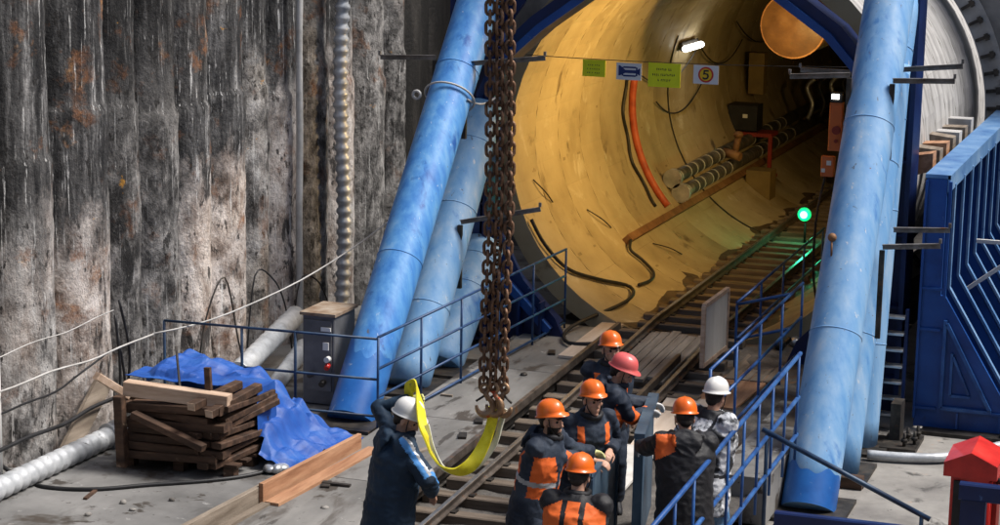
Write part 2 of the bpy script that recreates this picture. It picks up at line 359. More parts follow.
def catenary(a, b, sag, n=14, wob=0.0):
    a, b = V(a), V(b); out = []
    for i in range(n + 1):
        t = i / n; p = a.lerp(b, t); p.z -= sag * 4 * t * (1 - t)
        if wob: p += V((NZ.noise((t * 5, a.x, a.z)), NZ.noise((t * 5 + 9, a.y, a.z)), NZ.noise((t * 5 + 19, a.y, b.z)))) * wob
        out.append(p)
    return out
def smoothpath(pts, sub=5):
    pts = [V(p) for p in pts]; out = []
    for i in range(len(pts) - 1):
        p0 = pts[max(i - 1, 0)]; p1 = pts[i]; p2 = pts[i + 1]; p3 = pts[min(i + 2, len(pts) - 1)]
        for k in range(sub):
            t = k / sub
            out.append(.5 * ((2 * p1) + (p2 - p0) * t + (2 * p0 - 5 * p1 + 4 * p2 - p3) * t * t + (3 * p1 - p0 - 3 * p2 + p3) * t ** 3))
    out.append(pts[-1]); return out

# tunnel axis
AX, AZ, RI, RO = -6.5, 2.6, 2.55, 2.80
PORTAL = 32.0

# ================================================================== SETTING
g = MB(); g.add([(-300, -200, -.75), (300, -200, -.75), (300, 500, -.75), (-300, 500, -.75)], [[0, 1, 2, 3]])
struct('ground', g, 'bed')
g = MB(); g.box((2.9, 14, -.575), (14.2, 36.2, .35)); struct('pit_floor', g, 'floor')     # top at -.40, X from -4.2
g = MB(); g.box((-10.55, 14.0, -.36), (3.9, 36, .72)); struct('slab', g, 'slab')           # top at 0, X -12.5..-8.6
g = MB(); g.box((3.9, 13, 3), (.8, 38.2, 7.5)); g.box((-4.3, -6.4, 4), (17.2, .8, 9.5)); struct('pit_walls', g, 'wallc')
def trackz(y):
    if y >= 26: return .36
    if y >= 21: return .12 + (y - 21) / 5 * .24
    return 0.0 + max(-.05, (y - 17.8) / 3.2 * .12)
# track bed: uneven ballast-and-mud strip from the pit into the tunnel mouth
g = MB(); nx, ny = 26, 60; vs = []
for j in range(ny + 1):
    y = 8 + (26.2 - 8) * j / ny
    for i in range(nx + 1):
        x = -8.62 + (8.62 - 4.3) * i / nx
        z = trackz(y) - .20 + .05 * NZ.noise((x * 2.3, y * 2.3, 0)) + .02 * NZ.noise((x * 9, y * 9, 3))
        if x > -5.4: z += .03
        vs.append((x, y, z))
g.add(vs, [[j * (nx + 1) + i, j * (nx + 1) + i + 1, (j + 1) * (nx + 1) + i + 1, (j + 1) * (nx + 1) + i] for j in range(ny) for i in range(nx)], 0, True)
struct('track_bed_ground', g, 'bed')
# mud on the invert of the tunnel
g = MB(); nx, ny = 20, 150; vs = []
for j in range(ny + 1):
    y = 25.95 + 60 * j / ny
    for i in range(nx + 1):
        x = -8.05 + 3.1 * i / nx
        d = abs(x - AX)
        z = .17 + max(0, d - .75) * .28 + .06 * NZ.noise((x * 1.6, y * 1.1, 4)) + .035 * NZ.noise((x * 5, y * 5, 7))
        vs.append((x, y, z))
g.add(vs, [[j * (nx + 1) + i, j * (nx + 1) + i + 1, (j + 1) * (nx + 1) + i + 1, (j + 1) * (nx + 1) + i] for j in range(ny) for i in range(nx)], 0, True)
struct('tunnel_floor_ground', g, 'mud')

# ------------------------------------------------------------------ pile wall on the left
bounds = [10.6, 11.8, 12.9, 14.0, 15.1, 16.2, 17.3, 18.4, 19.5, 20.1, 21.0, 21.8, 22.8, 23.3, 24.4, 25.2, 26.1, 27.2, 27.9]
w = thing('pile_wall', 'weathered concrete pile wall along the left side of the pit', 'wall', (-11.9, 20, 0))
for i in range(len(bounds) - 1):
    y0, y1 = bounds[i], bounds[i + 1]; wd = y1 - y0; narrow0 = wd < .72; rr = max(.36, wd * .5) if narrow0 else wd * .5
    narrow = wd < .72
    cx = -11.40 - rr + (-.05 if narrow else 0) + random.uniform(-.03, .03); cy = (y0 + y1) / 2 + .26
    mb = MB(); nseg, nh = 48, 110; vs = []
    for k in range(nh + 1):
        z = -.5 + 8.0 * k / nh
        for j in range(nseg):
            a = 2 * math.pi * j / nseg
            q = V((math.cos(a) * 1.3, math.sin(a) * 1.3 + cy, z))
            dd = .018 * NZ.noise(q * 1.0) + .014 * NZ.noise(q * 3.1) + .016 * NZ.noise(q * 8)
            if z < 3.4 + .5 * NZ.noise((i * 3.1, 0, 0)): dd += .035            # bulge of the cast concrete below the casing
            vs.append((cx + (rr + dd) * math.cos(a), cy + (rr + dd) * math.sin(a), z))
    mb.add(vs, [[k * nseg + j, k * nseg + (j + 1) % nseg, (k + 1) * nseg + (j + 1) % nseg, (k + 1) * nseg + j] for k in range(nh) for j in range(nseg)], 0, True)
    part('pile', mb, 'pile', w)
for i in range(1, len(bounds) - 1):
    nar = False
    mb = MB(); yb = bounds[i] + .27; mb.tube([((-11.95 if nar else -11.765) + .05 * NZ.noise((i, k * .4, 0)), yb + .03 * NZ.noise((i, k * .7, 5)), -.5 + k * .4) for k in range(21)], [.075 + .07 * NZ.noise((i * 2, k * .9, 3)) for k in range(21)], 12); part('joint_shade', mb, 'pile_shade', w)  # ragged dark strips that put shade into the pile joints
for y in (29.0, 30.0, 31.0):                                # recessed piles by the portal corner, coloured near black as shade
    mb = MB(); mb.tube([(-12.6, y, -.5 + i * .5) for i in range(17)], .55, 24); part('pile', mb, 'pile_shade', w)
mb = MB(); mb.box((-12.3, 21.0, 3.5), (.3, 22, 8)); part('shade_backing', mb, 'pile_shade', w)  # dark sheet added behind the piles so their gaps look shaded

# ------------------------------------------------------------------ portal wall with its bolted seal ring
w = thing('portal_wall', 'grey concrete end wall with the round tunnel eye cut in it', 'wall', (AX, PORTAL, 0))
mb = MB(); n = 64; ro = 3.12
outer = []
for j in range(n):
    a = 2 * math.pi * j / n; c, s_ = math.cos(a), math.sin(a)
    # project onto a rectangle X -13..4, Z -0.7..9
    t = min(((4.5 - AX) / c) if c > 1e-6 else ((-13.2 - AX) / c if c < -1e-6 else 1e9), ((9 - AZ) / s_) if s_ > 1e-6 else ((-.74 - AZ) / s_ if s_ < -1e-6 else 1e9))
    outer.append((AX + c * t, AZ + s_ * t))
vs = []
for y in (PORTAL, PORTAL + .8):
    for j in range(n):
        a = 2 * math.pi * j / n; vs.append((AX + ro * math.cos(a), y, AZ + ro * math.sin(a)))
    for j in range(n): vs.append((outer[j][0], y, outer[j][1]))
fs = []
for j in range(n):
    k = (j + 1) % n
    fs += [[j, k, n + k, n + j], [2 * n + j, 3 * n + j, 3 * n + k, 2 * n + k], [j, 2 * n + j, 2 * n + k, k]]
mb.add(vs, fs, 0); part('wall_face', mb, 'wallc', w)
mb = MB(); vs = []
for (r_, y) in ((2.98, PORTAL - .04), (3.30, PORTAL - .04), (3.30, PORTAL - .005), (2.98, PORTAL + .25)):
    for j in range(96): a = 2 * math.pi * j / 96; vs.append((AX + r_ * math.cos(a), y, AZ + r_ * math.sin(a)))
mb.add(vs, [[k * 96 + j, k * 96 + (j + 1) % 96, ((k + 1) % 4) * 96 + (j + 1) % 96, ((k + 1) % 4) * 96 + j] for k in range(4) for j in range(96)], 0)
part('seal_ring', mb, 'extrados', w)
mb = MB()
for j in range(72):
    a = 2 * math.pi * (j + .5) / 72; rad = V((math.cos(a), 0, math.sin(a)))
    rot = Matrix((rad, V((0, 1, 0)), V((-rad.z, 0, rad.x)))).transposed()
    p = V((AX, PORTAL - .075, AZ)) + rad * 3.12
    mb.box(p, (.22, .07, .05), rot); mb.box(p + rad * .07 + V((0, -.05, 0)), (.06, .05, .11), rot)
part('ring_clamps', mb, 'steel', w)

# ------------------------------------------------------------------ tunnel lining of segment rings
t = thing('tunnel_lining', 'yellow lit round tunnel lined with concrete segment rings', 'tunnel', (AX, 25.9, 0))
def ring_mesh(y0, y1, key, pockets):
    mb = MB(); nseg = 6; st = 9
    for s_ in range(nseg):
        a0 = key + s_ * 2 * math.pi / nseg + .0004; a1 = key + (s_ + 1) * 2 * math.pi / nseg - .0004
        vs = []
        for k in range(st + 1):
            a = a0 + (a1 - a0) * k / st; c, z = math.cos(a), math.sin(a)
            for (r_, y) in ((RI, y0), (RI, y1), (RO, y1), (RO, y0)): vs.append((AX + c * r_, y, AZ + z * r_))
        for k in range(st):
            b = k * 4
            mb.add(vs[b:b + 8], [[0, 1, 5, 4]], 0, True)
            mb.add(vs[b:b + 8], [[2, 3, 7, 6]], 1, True)
            mb.add(vs[b:b + 8], [[3, 0, 4, 7], [1, 2, 6, 5]], 0)
        mb.add(vs[:4], [[0, 1, 2, 3]], 2); mb.add(vs[-4:], [[3, 2, 1, 0]], 2)
        # packing in the joint so no daylight shows through it
        vs2 = []
        for (a, r_) in ((a1 - .001, RI + .008), (a1 + .0034, RI + .008), (a1 + .0034, RO - .03), (a1 - .001, RO - .03)):
            for y in (y0 + .005, y1 - .005): vs2.append((AX + math.cos(a) * r_, y, AZ + math.sin(a) * r_))
        mb.add(vs2, [[0, 1, 3, 2], [4, 5, 7, 6]], 2)
        if pockets:
            for q in (.14, .38, .62, .86):
                for yy in (y0 + .16, y1 - .16):
                    if random.random() < .72: continue
                    a = a0 + (a1 - a0) * q; rad = V((math.cos(a), 0, math.sin(a)))
                    rot = Matrix((rad, V((0, 1, 0)), V((-rad.z, 0, rad.x)))).transposed()
                    mb.box(V((AX, yy, AZ)) + rad * (RI - .0), (.008, .11 + random.uniform(-.05, .05), .035 + random.uniform(-.012, .012)), rot, 2)
    # ring-joint packing
    vs = []
    for y in (y1 - .001, y1 + .013):
        for r_ in (RI + .008, RO - .03):
            for j in range(48): a = 2 * math.pi * j / 48; vs.append((AX + r_ * math.cos(a), y, AZ + r_ * math.sin(a)))
    mb.add(vs, [[k * 48 + j, k * 48 + (j + 1) % 48, (k + 2) * 48 + (j + 1) % 48, (k + 2) * 48 + j] for k in (0, 1) for j in range(48)], 2)
    return mb
y = 25.9; rings = []
for i in range(44):
    key = R(20 + (i % 2) * 30)
    rings.append(part('lining_ring', ring_mesh(y, y + 1.013, key, i < 12), ['lining', 'extrados', 'lining_dark'], t)); y += 1.02
mb = MB(); mb.tube([(AX, y, AZ), (AX, y + .3, AZ)], 2.8, 48); part('end_bulkhead', mb, 'lining_dark', t)

# ------------------------------------------------------------------ thrust frame
t = thing('thrust_frame', 'dark blue steel thrust frame ringing the tunnel mouth', 'steel frame', (AX, 25.2, 0))
def polyring(r0, r1, y0, y1, a0, a1, n):
    mb = MB(); vs = []
    for k in range(n + 1):
        a = a0 + (a1 - a0) * k / n; c, s_ = math.cos(a), math.sin(a)
        for (r_, y) in ((r0, y0), (r1, y0), (r1, y1), (r0, y1)): vs.append((AX + c * r_, y, AZ + s_ * r_))
    fs = []
    for k in range(n):
        b = k * 4
        for i in range(4): fs.append([b + i, b + (i + 1) % 4, b + 4 + (i + 1) % 4, b + 4 + i])
    fs += [[0, 1, 2, 3], [n * 4 + 3, n * 4 + 2, n * 4 + 1, n * 4]]
    return mb.add(vs, fs, 0)
OCT = [(2.3, -1.55), (2.52, -1.1), (2.52, .55), (2.40, .92), (2.12, 1.27), (1.80, 1.62), (1.15, 2.07), (.5, 2.3), (-.5, 2.3), (-1.18, 2.04), (-1.82, 1.58), (-2.46, 1.0), (-2.60, .7), (-2.62, -1.1), (-2.2, -1.72), (-1.62, -2.3)]
def octring(w_, y0, y1, off=0):
    mb = MB(); vs = []
    for (x, z) in OCT:
        d = math.hypot(x, z); ux, uz = x / d, z / d
        for (e, y) in ((off, y0), (off + w_, y0), (off + w_, y1), (off, y1)): vs.append((AX + x + ux * e, y, AZ + z + uz * e))
    n = len(OCT)
    fs = [[b * 4 + i, b * 4 + (i + 1) % 4, b * 4 + 4 + (i + 1) % 4, b * 4 + 4 + i] for b in range(n - 1) for i in range(4)] + [[0, 1, 2, 3], [n * 4 - 1, n * 4 - 2, n * 4 - 3, n * 4 - 4]]
    return mb.add(vs, fs, 0)
part('ring_girder', octring(.24, 25.0, 25.5), 'frame', t)
part('ring_flange', octring(.10, 24.93, 24.995, .0), 'butt', t)
for (x0, x1) in ((-9.52, -8.98), (-4.06, -3.56)):
    mb = MB(); xm = (x0 + x1) / 2
    mb.box((x0 + .03, 25.1, 3.05), (.06, .6, 7.3)); mb.box((x1 - .03, 25.1, 3.05), (.06, .6, 7.3)); mb.box((xm, 25.1, 3.05), (x1 - x0 - .125, .08, 7.3))
    for z in (.1, 1.0, 1.9, 2.8, 3.7, 4.6, 5.5): mb.box((xm, 24.95, z), (x1 - x0 - .125, .2, .03))
    part('column', mb, 'frame', t)
mb = MB(); mb.prism([(-8.97, 6.4), (-8.97, 4.0), (-8.55, 4.6), (-7.9, 5.12), (-7.2, 5.45), (-5.8, 5.45), (-5.0, 5.12), (-4.3, 6.4)], 1, 25.06, 25.14); part('gusset', mb, 'frame', t)
mb = MB(); mb.prism([(-8.97, -.3), (-7.75, -.3), (-8.1, .42), (-8.55, .9), (-8.97, 1.7)], 1, 25.06, 25.14)
for k in range(3): mb.box((-8.85 + k * .3, 24.96, .2), (.03, .18, .9))
part('gusset', mb, 'frame', t)
mb = MB(); mb.prism([(-4.07, -.3), (-4.07, 1.6), (-4.45, .9), (-4.9, .42), (-5.2, -.3)], 1, 25.06, 25.14); part('gusset', mb, 'frame', t)
mb = MB(); mb.box((AX, 25.1, 6.6), (6.1, .62, .4)); part('top_beam', mb, 'frame', t)

# ------------------------------------------------------------------ raking struts
def strut(a, b, r_, mat, label, sleeve=None, mats2='blue_deep', cuff=None):
    a, b = V(a), V(b); d = (b - a).normalized()
    t = thing('raking_strut', label, 'steel pipe', a, 'raking pipe struts of the thrust frame')
    mb = MB(); L_ = (b - a).length; nk = 14
    mb.tube([a + d * (L_ * k / nk) for k in range(nk + 1)], r_, 40)
    part('pipe', mb, mat, t)
    if sleeve:
        mb = MB(); n = 72; x = d.cross(V((0, 1, 0))).normalized(); z = d.cross(x); vs = []
        for k in (0, 1):
            for j in range(n):
                q = 2 * math.pi * j / n
                h = 0 if k == 0 else sleeve * (1 + .16 * math.sin(q + 2) + .09 * math.sin(q * 3.0) + .07 * NZ.noise((q * 2.5, sleeve, 0)) + .05 * math.sin(q * 9.0))
                vs.append(a + d * h + (x * math.cos(q) + z * math.sin(q)) * (r_ + .004))
        mb.add(vs, [[j, (j + 1) % n, n + (j + 1) % n, n + j] for j in range(n)], 0, True); part('base_sleeve', mb, mats2, t)
    mb = MB(); mb.box(a + V((0, 0, .015)), (r_ * 3.0, r_ * 3.4, .05)); part('base_plate', mb, 'steel', t)
    for k in (.27, .62, .86):                                  # circumferential welds
        if L_ * k < 1: continue
        mb = MB(); p = a + d * L_ * k; x = d.cross(V((0, 1, 0))).normalized(); z = d.cross(x)
        mb.tube([p + (x * math.cos(q) + z * math.sin(q)) * (r_ + .001) for q in [2 * math.pi * j / 40 for j in range(40)]], .006, 6, closed=True)
        part('weld_bead', mb, mat, t)
    return t
strut((-9.1, 20.74, -.0), (-9.1, 25.95, 5.95), .275, 'blue', 'saturated light blue pipe strut leaning up beside the chains, longest of the left three', .86)
strut((-9.1, 22.40, -.0), (-9.1, 24.95, 3.12), .27, 'blue_worn', 'pale scuffed blue pipe strut between the tall strut and the chains')
strut((-9.1, 23.5, -.0), (-9.1, 25.0, 1.30), .28, 'blue_worn', 'short pale blue pipe strut behind the chains and railing')
strut((-3.85, 20.73, -.40), (-3.85, 24.95, 5.70), .285, 'blue_worn', 'big pale blue pipe strut in front on the right of the tunnel', .42)
strut((-3.85, 22.20, -.40), (-3.85, 24.95, 4.9), .27, 'blue_worn', 'second pale pipe strut half hidden behind the big right strut')
strut((-3.85, 23.45, -.40), (-3.85, 24.45, 4.0), .27, 'blue_worn', 'low pipe strut behind two others at the foot of the right column')

# angle brackets bolted to the struts and frame
def bracket(arm0, arm1, leg, label):
    arm0, arm1 = V(arm0), V(arm1)
    t = thing('angle_bracket', label, 'bracket', arm0, 'steel angle brackets on the struts')
    mb = MB(); mb.bar(arm0, arm1, .05, .008, mi=0); mb.bar(arm0 + V((0, .021, -.03)), arm1 + V((0, .021, -.03)), .008, .055)
    mb.box(arm1 + V((0, 0, .03)), (.03, .03, .05)); part('arm', mb, 'bracketm', t)
    if leg:
        mb = MB(); mb.box(arm0 + V((0, 0, -leg / 2 - .062)), (.055, .05, leg)); part('leg', mb, 'steel', t)
bracket((-9.41, 24.0, 3.88), (-10.16, 24.0, 3.85), .40, 'thin rusty angle bracket pointing left from the tall left strut')
bracket((-8.97, 23.9, 3.83), (-7.93, 23.9, 3.95), .90, 'steel angle bracket behind the top of the chains')
bracket((-8.89, 23.6, 1.89), (-7.85, 23.6, 2.13), .80, 'steel angle bracket behind the middle of the chains')
bracket((-4.11, 23.4, 3.98), (-4.80, 23.4, 3.93), .30, 'steel angle bracket pointing into the tunnel from the big right strut')
bracket((-4.25, 25.0, 3.86), (-5.0, 25.0, 3.86), .0, 'dark angle bracket just behind the one pointing into the tunnel')
bracket((-3.62, 23.4, 3.94), (-2.93, 23.4, 3.97), .86, 'long legged angle bracket right of the big right strut')
bracket((-3.72, 24.2, 3.99), (-2.95, 24.2, 4.07), .0, 'upper angle bracket in front of the grey concrete ring')
bracket((-3.51, 22.6, 2.17), (-2.88, 22.6, 2.23), 1.0, 'long legged angle bracket low on the right column')
bracket((-3.49, 23.2, 2.27), (-2.86, 23.2, 2.31), .0, 'short angle bracket just above the low right one')

# ------------------------------------------------------------------ buttress on the right
t = thing('buttress', 'dark blue ribbed steel buttress with light flange edges', 'steel frame', (-3.0, 27, -.4))
mb = MB(); mb.prism([(-3.32, -.36), (-1.2, -.36), (-1.2, -.2), (-2.12, -.2), (-3.03, 1.27), (-3.08, 1.27), (-3.08, 2.68), (-3.32, 2.68)], 1, 24.5, 24.56)
part('front_plate', mb, 'butt', t)
mb = MB()
for ribs in range(9):
    y = 24.98 + ribs * .84
    mb.prism([(-3.3, -.36), (-1.9, -.36), (-2.2, -.2), (-3.06, 1.26), (-3.06, 2.6), (-3.3, 2.6)], 1, y, y + .05)
part('rib_webs', mb, 'butt', t)
mb = MB()
mb.prism([(-3.30, 2.6), (-3.25, 2.6), (-3.25, -.3), (-3.30, -.3)], 1, 24.57, 31.9); part('back_plate', mb, 'frame', t)
for k in range(9):
    y = 24.98 + k * .84 + .025
    mb = MB(); prev = V((-3.05, y, 2.56))
    for q in (V((-3.05, y, 1.28)), V((-2.13, y, -.22))):
        mb.bar(prev, q, .09, .03, up=(1, 0, .2)); prev = q
    part('rib_flange', mb, 'butt_lt', t)
mb = MB()                                                     # front gusset frame with its triangular pocket
for a, b in (((-3.0, .98), (-3.0, -.10)), ((-3.0, -.10), (-2.40, -.10)), ((-2.42, -.08), (-2.98, .94))): mb.bar((a[0], 24.47, a[1]), (b[0], 24.47, b[1]), .04, .05, up=(0, 1, 0))
for a, b in (((-2.90, .58), (-2.90, .06)), ((-2.90, .06), (-2.66, .06)), ((-2.885, .54), (-2.68, .09))): mb.bar((a[0], 24.475, a[1]), (b[0], 24.475, b[1]), .03, .035, up=(0, 1, 0))
part('pocket_frame', mb, 'rail_blue', t)
mb = MB()
for z in (.85, 1.35, -.12): mb.box((-3.18, 24.48, z), (.25, .035, .03))
mb.box((-2.3, 24.48, -.12), (1.3, .035, .03)); mb.box((-3.315, 24.475, 1.2), (.03, .045, 2.9)); mb.box((-3.035, 24.475, 1.95), (.035, .045, 1.4))
for x in (-2.8, -2.3, -1.8): mb.box((x, 24.475, -.24), (.025, .04, .2))
part('stiffeners', mb, 'butt', t)
mb = MB(); mb.box((-3.19, 28.2, 2.70), (.30, 7.4, .05)); mb.box((-3.06, 28.2, 2.62), (.03, 7.4, .20)); part('top_beam', mb, 'butt_lt', t)
mb = MB(); mb.box((-1.9, 24.40, -.375), (2.6, .30, .04)); mb.box((-2.2, 24.36, -.335), (.14, .12, .04)); part('toe_plate', mb, 'steel', t)
mb = MB(); mb.bar((-3.0, 26.4, 1.0), (-2.1, 26.4, 1.72), .05, .05); mb.bar((-3.0, 27.2, 1.5), (-2.0, 27.2, 1.5), .05, .05); part('tie_bar', mb, 'white', t)
for k in range(7):
    mb = MB(); y = 25.5 + k * .62
    mb.prism([(-3.78, 2.50 + .05 * (k % 2)), (-3.40, 2.62), (-3.40, 2.82 + random.uniform(-.03, .05)), (-3.76, 2.80 + random.uniform(-.03, .06))], 1, y, y + .30)
    solo('timber_wedge', mb, 'greywood' if k % 2 else ('newwood' if k < 4 else 'extrados'), 'block wedged between the grey concrete ring and the blue buttress', 'wedge', 'wedges along the top of the buttress')
# ladder by the column
t = thing('step_ladder', 'short steel ladder standing between the right column and the blue buttress', 'ladder', (-3.6, 24.4, -.4))
for x in (-3.74, -3.44): mb = MB(); mb.box((x, 24.35, .35), (.035, .06, 1.5)); part('stile', mb, 'frame', t)
for k in range(7): mb = MB(); mb.box((-3.59, 24.33, -.2 + k * .2), (.262, .16, .025)); part('tread', mb, 'galv', t)
t = thing('anchor_plate', 'black bolted base plate on the floor beside the right struts', 'base plate', (-3.45, 23.7, -.4))
mb = MB(); mb.box((-3.33, 23.7, -.375), (.42, .7, .05)); mb.box((-3.42, 23.85, -.13), (.12, .3, .44)); part('plate', mb, 'steel', t)
for k in range(4):
    mb = MB(); p = V((-3.27 + (k % 2) * .1, 23.48 + k * .13, -.35)); mb.tube([p, p + V((0, 0, .16))], .02, 8); mb.tube([p + V((0, 0, .05)), p + V((0, 0, .09))], .04, 6); part('anchor_bolt', mb, 'steel', t)

# ------------------------------------------------------------------ railway track
t = thing('railway_track', 'narrow gauge railway track running from the pit into the tunnel', 'railway track', (AX, 20, 0))
ys = [9, 12, 14, 16, 17.8, 19.4, 21, 22, 23, 24, 25, 26, 27, 30, 35, 42, 50, 60, 68]
for x in (-6.99, -6.04):
    mb = MB(); prof = [(-.045, -.10), (.045, -.10), (.045, -.088), (.008, -.075), (.008, -.03), (.026, -.022), (.026, -.003), (.02, 0), (-.02, 0), (-.026, -.003), (-.026, -.022), (-.008, -.03), (-.008, -.075), (-.045, -.088)]
    vs = []
    for y in ys:
        for p in prof: vs.append((x + p[0], y, trackz(y) + p[1]))
    n = len(prof)
    for i in range(len(ys) - 1):
        for j in range(n): mb.add([vs[i * n + j], vs[i * n + (j + 1) % n], vs[(i + 1) * n + (j + 1) % n], vs[(i + 1) * n + j]], [[0, 1, 2, 3]], 1 if 6 <= j <= 8 else 0)
    part('rail', mb, ['railsteel', 'railtop'], t)
for x in (-7.32, -6.12 - .0):
    mb = MB(); y0, y1 = (13.0, 25.4) if x < -7 else (22.0, 24.2)
    mb.bar((x - (.0 if x < -7 else .07), y0, trackz(y0) + .0), (x - (.0 if x < -7 else .07), y1, trackz(y1) - .0), .05, .09); part('guard_rail', mb, 'railsteel', t)
y = 12.6
while y < 60:
    mb = MB(); L_ = 1.75 if y < 26 else 1.5
    mb.box((AX - .02 + random.uniform(-.05, .05), y, trackz(y) - .165), (L_, .17, .12), Matrix.Rotation(random.uniform(-.03, .03), 3, 'Z'), 0, .012)
    sl_ = part('sleeper', mb, 'sleeper', t)
    if y < 34:
        for x in (-6.99, -6.04):
            mb = MB(); mb.box((x, y, trackz(y) - .098), (.20, .10, .022)); part('rail_clip', mb, 'steel', sl_)
    y += .52 if y < 42 else .8
for k in range(6):                                              # crossing boards beside / between the rails by the portal
    x = -6.83 + k * .125; mb = MB(); y0 = 23.4 + random.uniform(-.12, .12); y1 = 25.5 + random.uniform(-.1, .1)
    mb.bar((x, y0, trackz(y0) - .075), (x, y1, trackz(y1) - .075), .11, .04)
    solo('crossing_board', mb, 'board', 'grey weathered board lying between the rails near the tunnel mouth', 'board', 'boards between the rails')

# ------------------------------------------------------------------ walkway deck on the left of the track
t = thing('walkway_deck', 'grey plank walkway deck between the left struts and the track', 'deck', (-8.0, 20, 0))
yy = [9, 11.4, 13.8, 16.2, 18.6, 21, 23.3, 25.75]
def deckz(y): return .02 + max(0, (y - 18)) / 7.5 * .17
for i in range(len(yy) - 1):
    y0, y1 = yy[i] + .006, yy[i + 1] - .006
    mb = MB(); mb.bar((-8.02, y0, deckz(y0) - .03), (-8.02, y1, deckz(y1) - .03), 1.17, .06); part('deck_plate', mb, 'deck', t)
mb = MB()
for i in range(len(yy) - 1): mb.bar((-7.41, yy[i], deckz(yy[i]) - .03), (-7.41, yy[i + 1] - .01, deckz(yy[i + 1]) - .03), .05, .14)
part('edge_beam', mb, 'steel', t)
for q in ((-7.85, 24.2), (-7.75, 22.0), (-7.62, 20.4), (-7.65, 21.0), (-8.3, 18.3)):
    mb = MB(); mb.box((q[0], q[1], deckz(q[1]) + .012), (.09, .2, .03), Matrix.Rotation(.3, 3, 'Z')); part('steel_cleat', mb, 'steel', t)
mb = MB(); mb.bar((-7.55, 24.0, deckz(24) + .025), (-7.55, 25.9, deckz(25.9) + .025), .30, .035)
solo('scaffold_board', mb, 'ply', 'pale board lying on the deck edge by the tunnel mouth', 'board')
# timber edging of the slab in the left foreground
mb = MB(); mb.bar((-8.66, 17.55, .10), (-8.50, 19.60, .10), .05, .24, bev=.006); solo('timber_edging', mb, 'newwood', 'orange brown plank standing on edge below the blue tarpaulin', 'plank')
mb = MB(); mb.bar((-8.52, 17.5, .035), (-8.34, 19.65, .05), .16, .045); solo('timber_plank', mb, 'newwood', 'flat orange brown plank beside the plank standing on edge', 'plank')
mb = MB(); mb.bar((-8.90, 14.6, .07), (-8.70, 17.70, .07), .06, .22, bev=.006); solo('timber_edging', mb, 'greywood', 'grey brown timber edging at the bottom left of the deck', 'plank')
mb = MB(); mb.bar((-8.76, 14.6, .03), (-8.58, 17.5, .03), .09, .04); solo('timber_plank', mb, 'greywood', 'narrow grey plank along the grey timber edging', 'plank')
mb = MB(); mb.bar((-8.35, 18.32, .05), (-8.05, 18.34, .05), .05, .02); solo('steel_offcut', mb, 'steel', 'small dark steel offcut lying on the bare deck', 'scrap')

random.seed(21)
for k in range(20):                                              # chips and stones on deck and track bed
    x = random.choice((random.uniform(-8.5, -7.5), random.uniform(-7.25, -4.6), random.uniform(-10.8, -9.0))); y = random.uniform(16.2, 25.0)
    if x < -8.9 and y > 17.9: y = random.uniform(15.5, 17.8)
    zz = deckz(y) if -8.6 < x < -7.45 else (0 if x < -8.6 else trackz(y) - .15)
    mb = MB(); rz = Matrix.Rotation(random.uniform(0, 6), 3, 'Z')
    if k % 3 == 0: mb.box((x, y, zz + .012), (random.uniform(.03, .07), random.uniform(.12, .35), .022), rz); solo('wood_chip', mb, random.choice(('oldwood', 'greywood', 'endwood')), 'wood offcut lying loose on the site floor', 'offcut', 'loose wood offcuts')
    else: mb.ell((x, y, zz + .012), (random.uniform(.02, .05), random.uniform(.02, .05), random.uniform(.012, .03)), rz, 7, 5); solo('stone', mb, random.choice(('bed', 'floor', 'steel')), 'small stone lying loose on the site floor', 'stone', 'loose stones')

# ------------------------------------------------------------------ railings
def railing(name, label, runs, rails, posts, mat, r_=.02, rp=.02, group=None, toe=None):
    """runs: polyline of the base; rails: heights above base; posts: list of (point, height)"""
    t = thing(name, label, 'railing', runs[0], group)
    for h in rails:
        mb = MB(); mb.tube([V(p) + V((0, 0, h)) for p in runs], r_, 8); part('rail', mb, mat, t)
    for p, h in posts:
        mb = MB(); p = V(p); mb.tube([p, p + V((0, 0, h))], rp, 8); part('post', mb, mat, t)
    return t
C0, C1, C2 = V((-11.2, 20.25, .0)), V((-8.62, 20.38, .02)), V((-8.12, 25.55, .18))
railing('guard_railing', 'dark railing from the pile wall past the grey cabinet to the deck', [C0, C1 + V((0, -.002, -.02))], (1.08, .62, .20),
        [(C0.lerp(C1, f), 1.08) for f in (0.0, .37, .62)], 'rail_dark', .015, .017)
railing('guard_railing', 'dark blue railing running along the deck to the tunnel mouth', [C1, C2], (1.08, .72, .40, .08),
        [(C1.lerp(C2, f), 1.08) for f in (0, .2, .4, .6, .8, 1)], 'rail_mid', .016, .016)
railing('guard_railing', 'blue gangway railing on the left, ending in the green light', [(-5.60, 24.7, -.1), (-5.60, 30.4, -.06)], (1.02, .55),
        [((-5.60, 24.7 + k * 1.4, -.1 + k * .01), 1.0) for k in range(5)], 'rail_blue', .019, .017)
railing('guard_railing', 'blue gangway railing on the right beside the white helmet', [(-4.90, 20.5, .0), (-4.90, 25.3, .04)], (1.08, .64, .20, -.2),
        [((-4.90, 20.5 + k * 1.2, -.25), 1.34) for k in range(5)], 'rail_blue', .019, .017)
mb = MB(); mb.tube([(-5.60, 24.7, .9), (-4.90, 24.7, 1.1)], .02, 8); mb.tube([(-5.60, 24.7, .45), (-4.90, 24.7, .66)], .02, 8)
solo('cross_rail', mb, 'rail_blue', 'short blue cross rail joining the two gangway railings', 'rail')
t = railing('guard_railing', 'bright blue railing with close posts in front of the men, bottom right', [(-4.0, 12.5, -.05), (-4.0, 20.7, .17)], (1.13, .66, .26),
        [((-4.0, 13.2 + k * .62, -.05 + .027 * (.7 + k * .62)), 1.13) for k in range(13)], 'rail_blue', .023, .015)
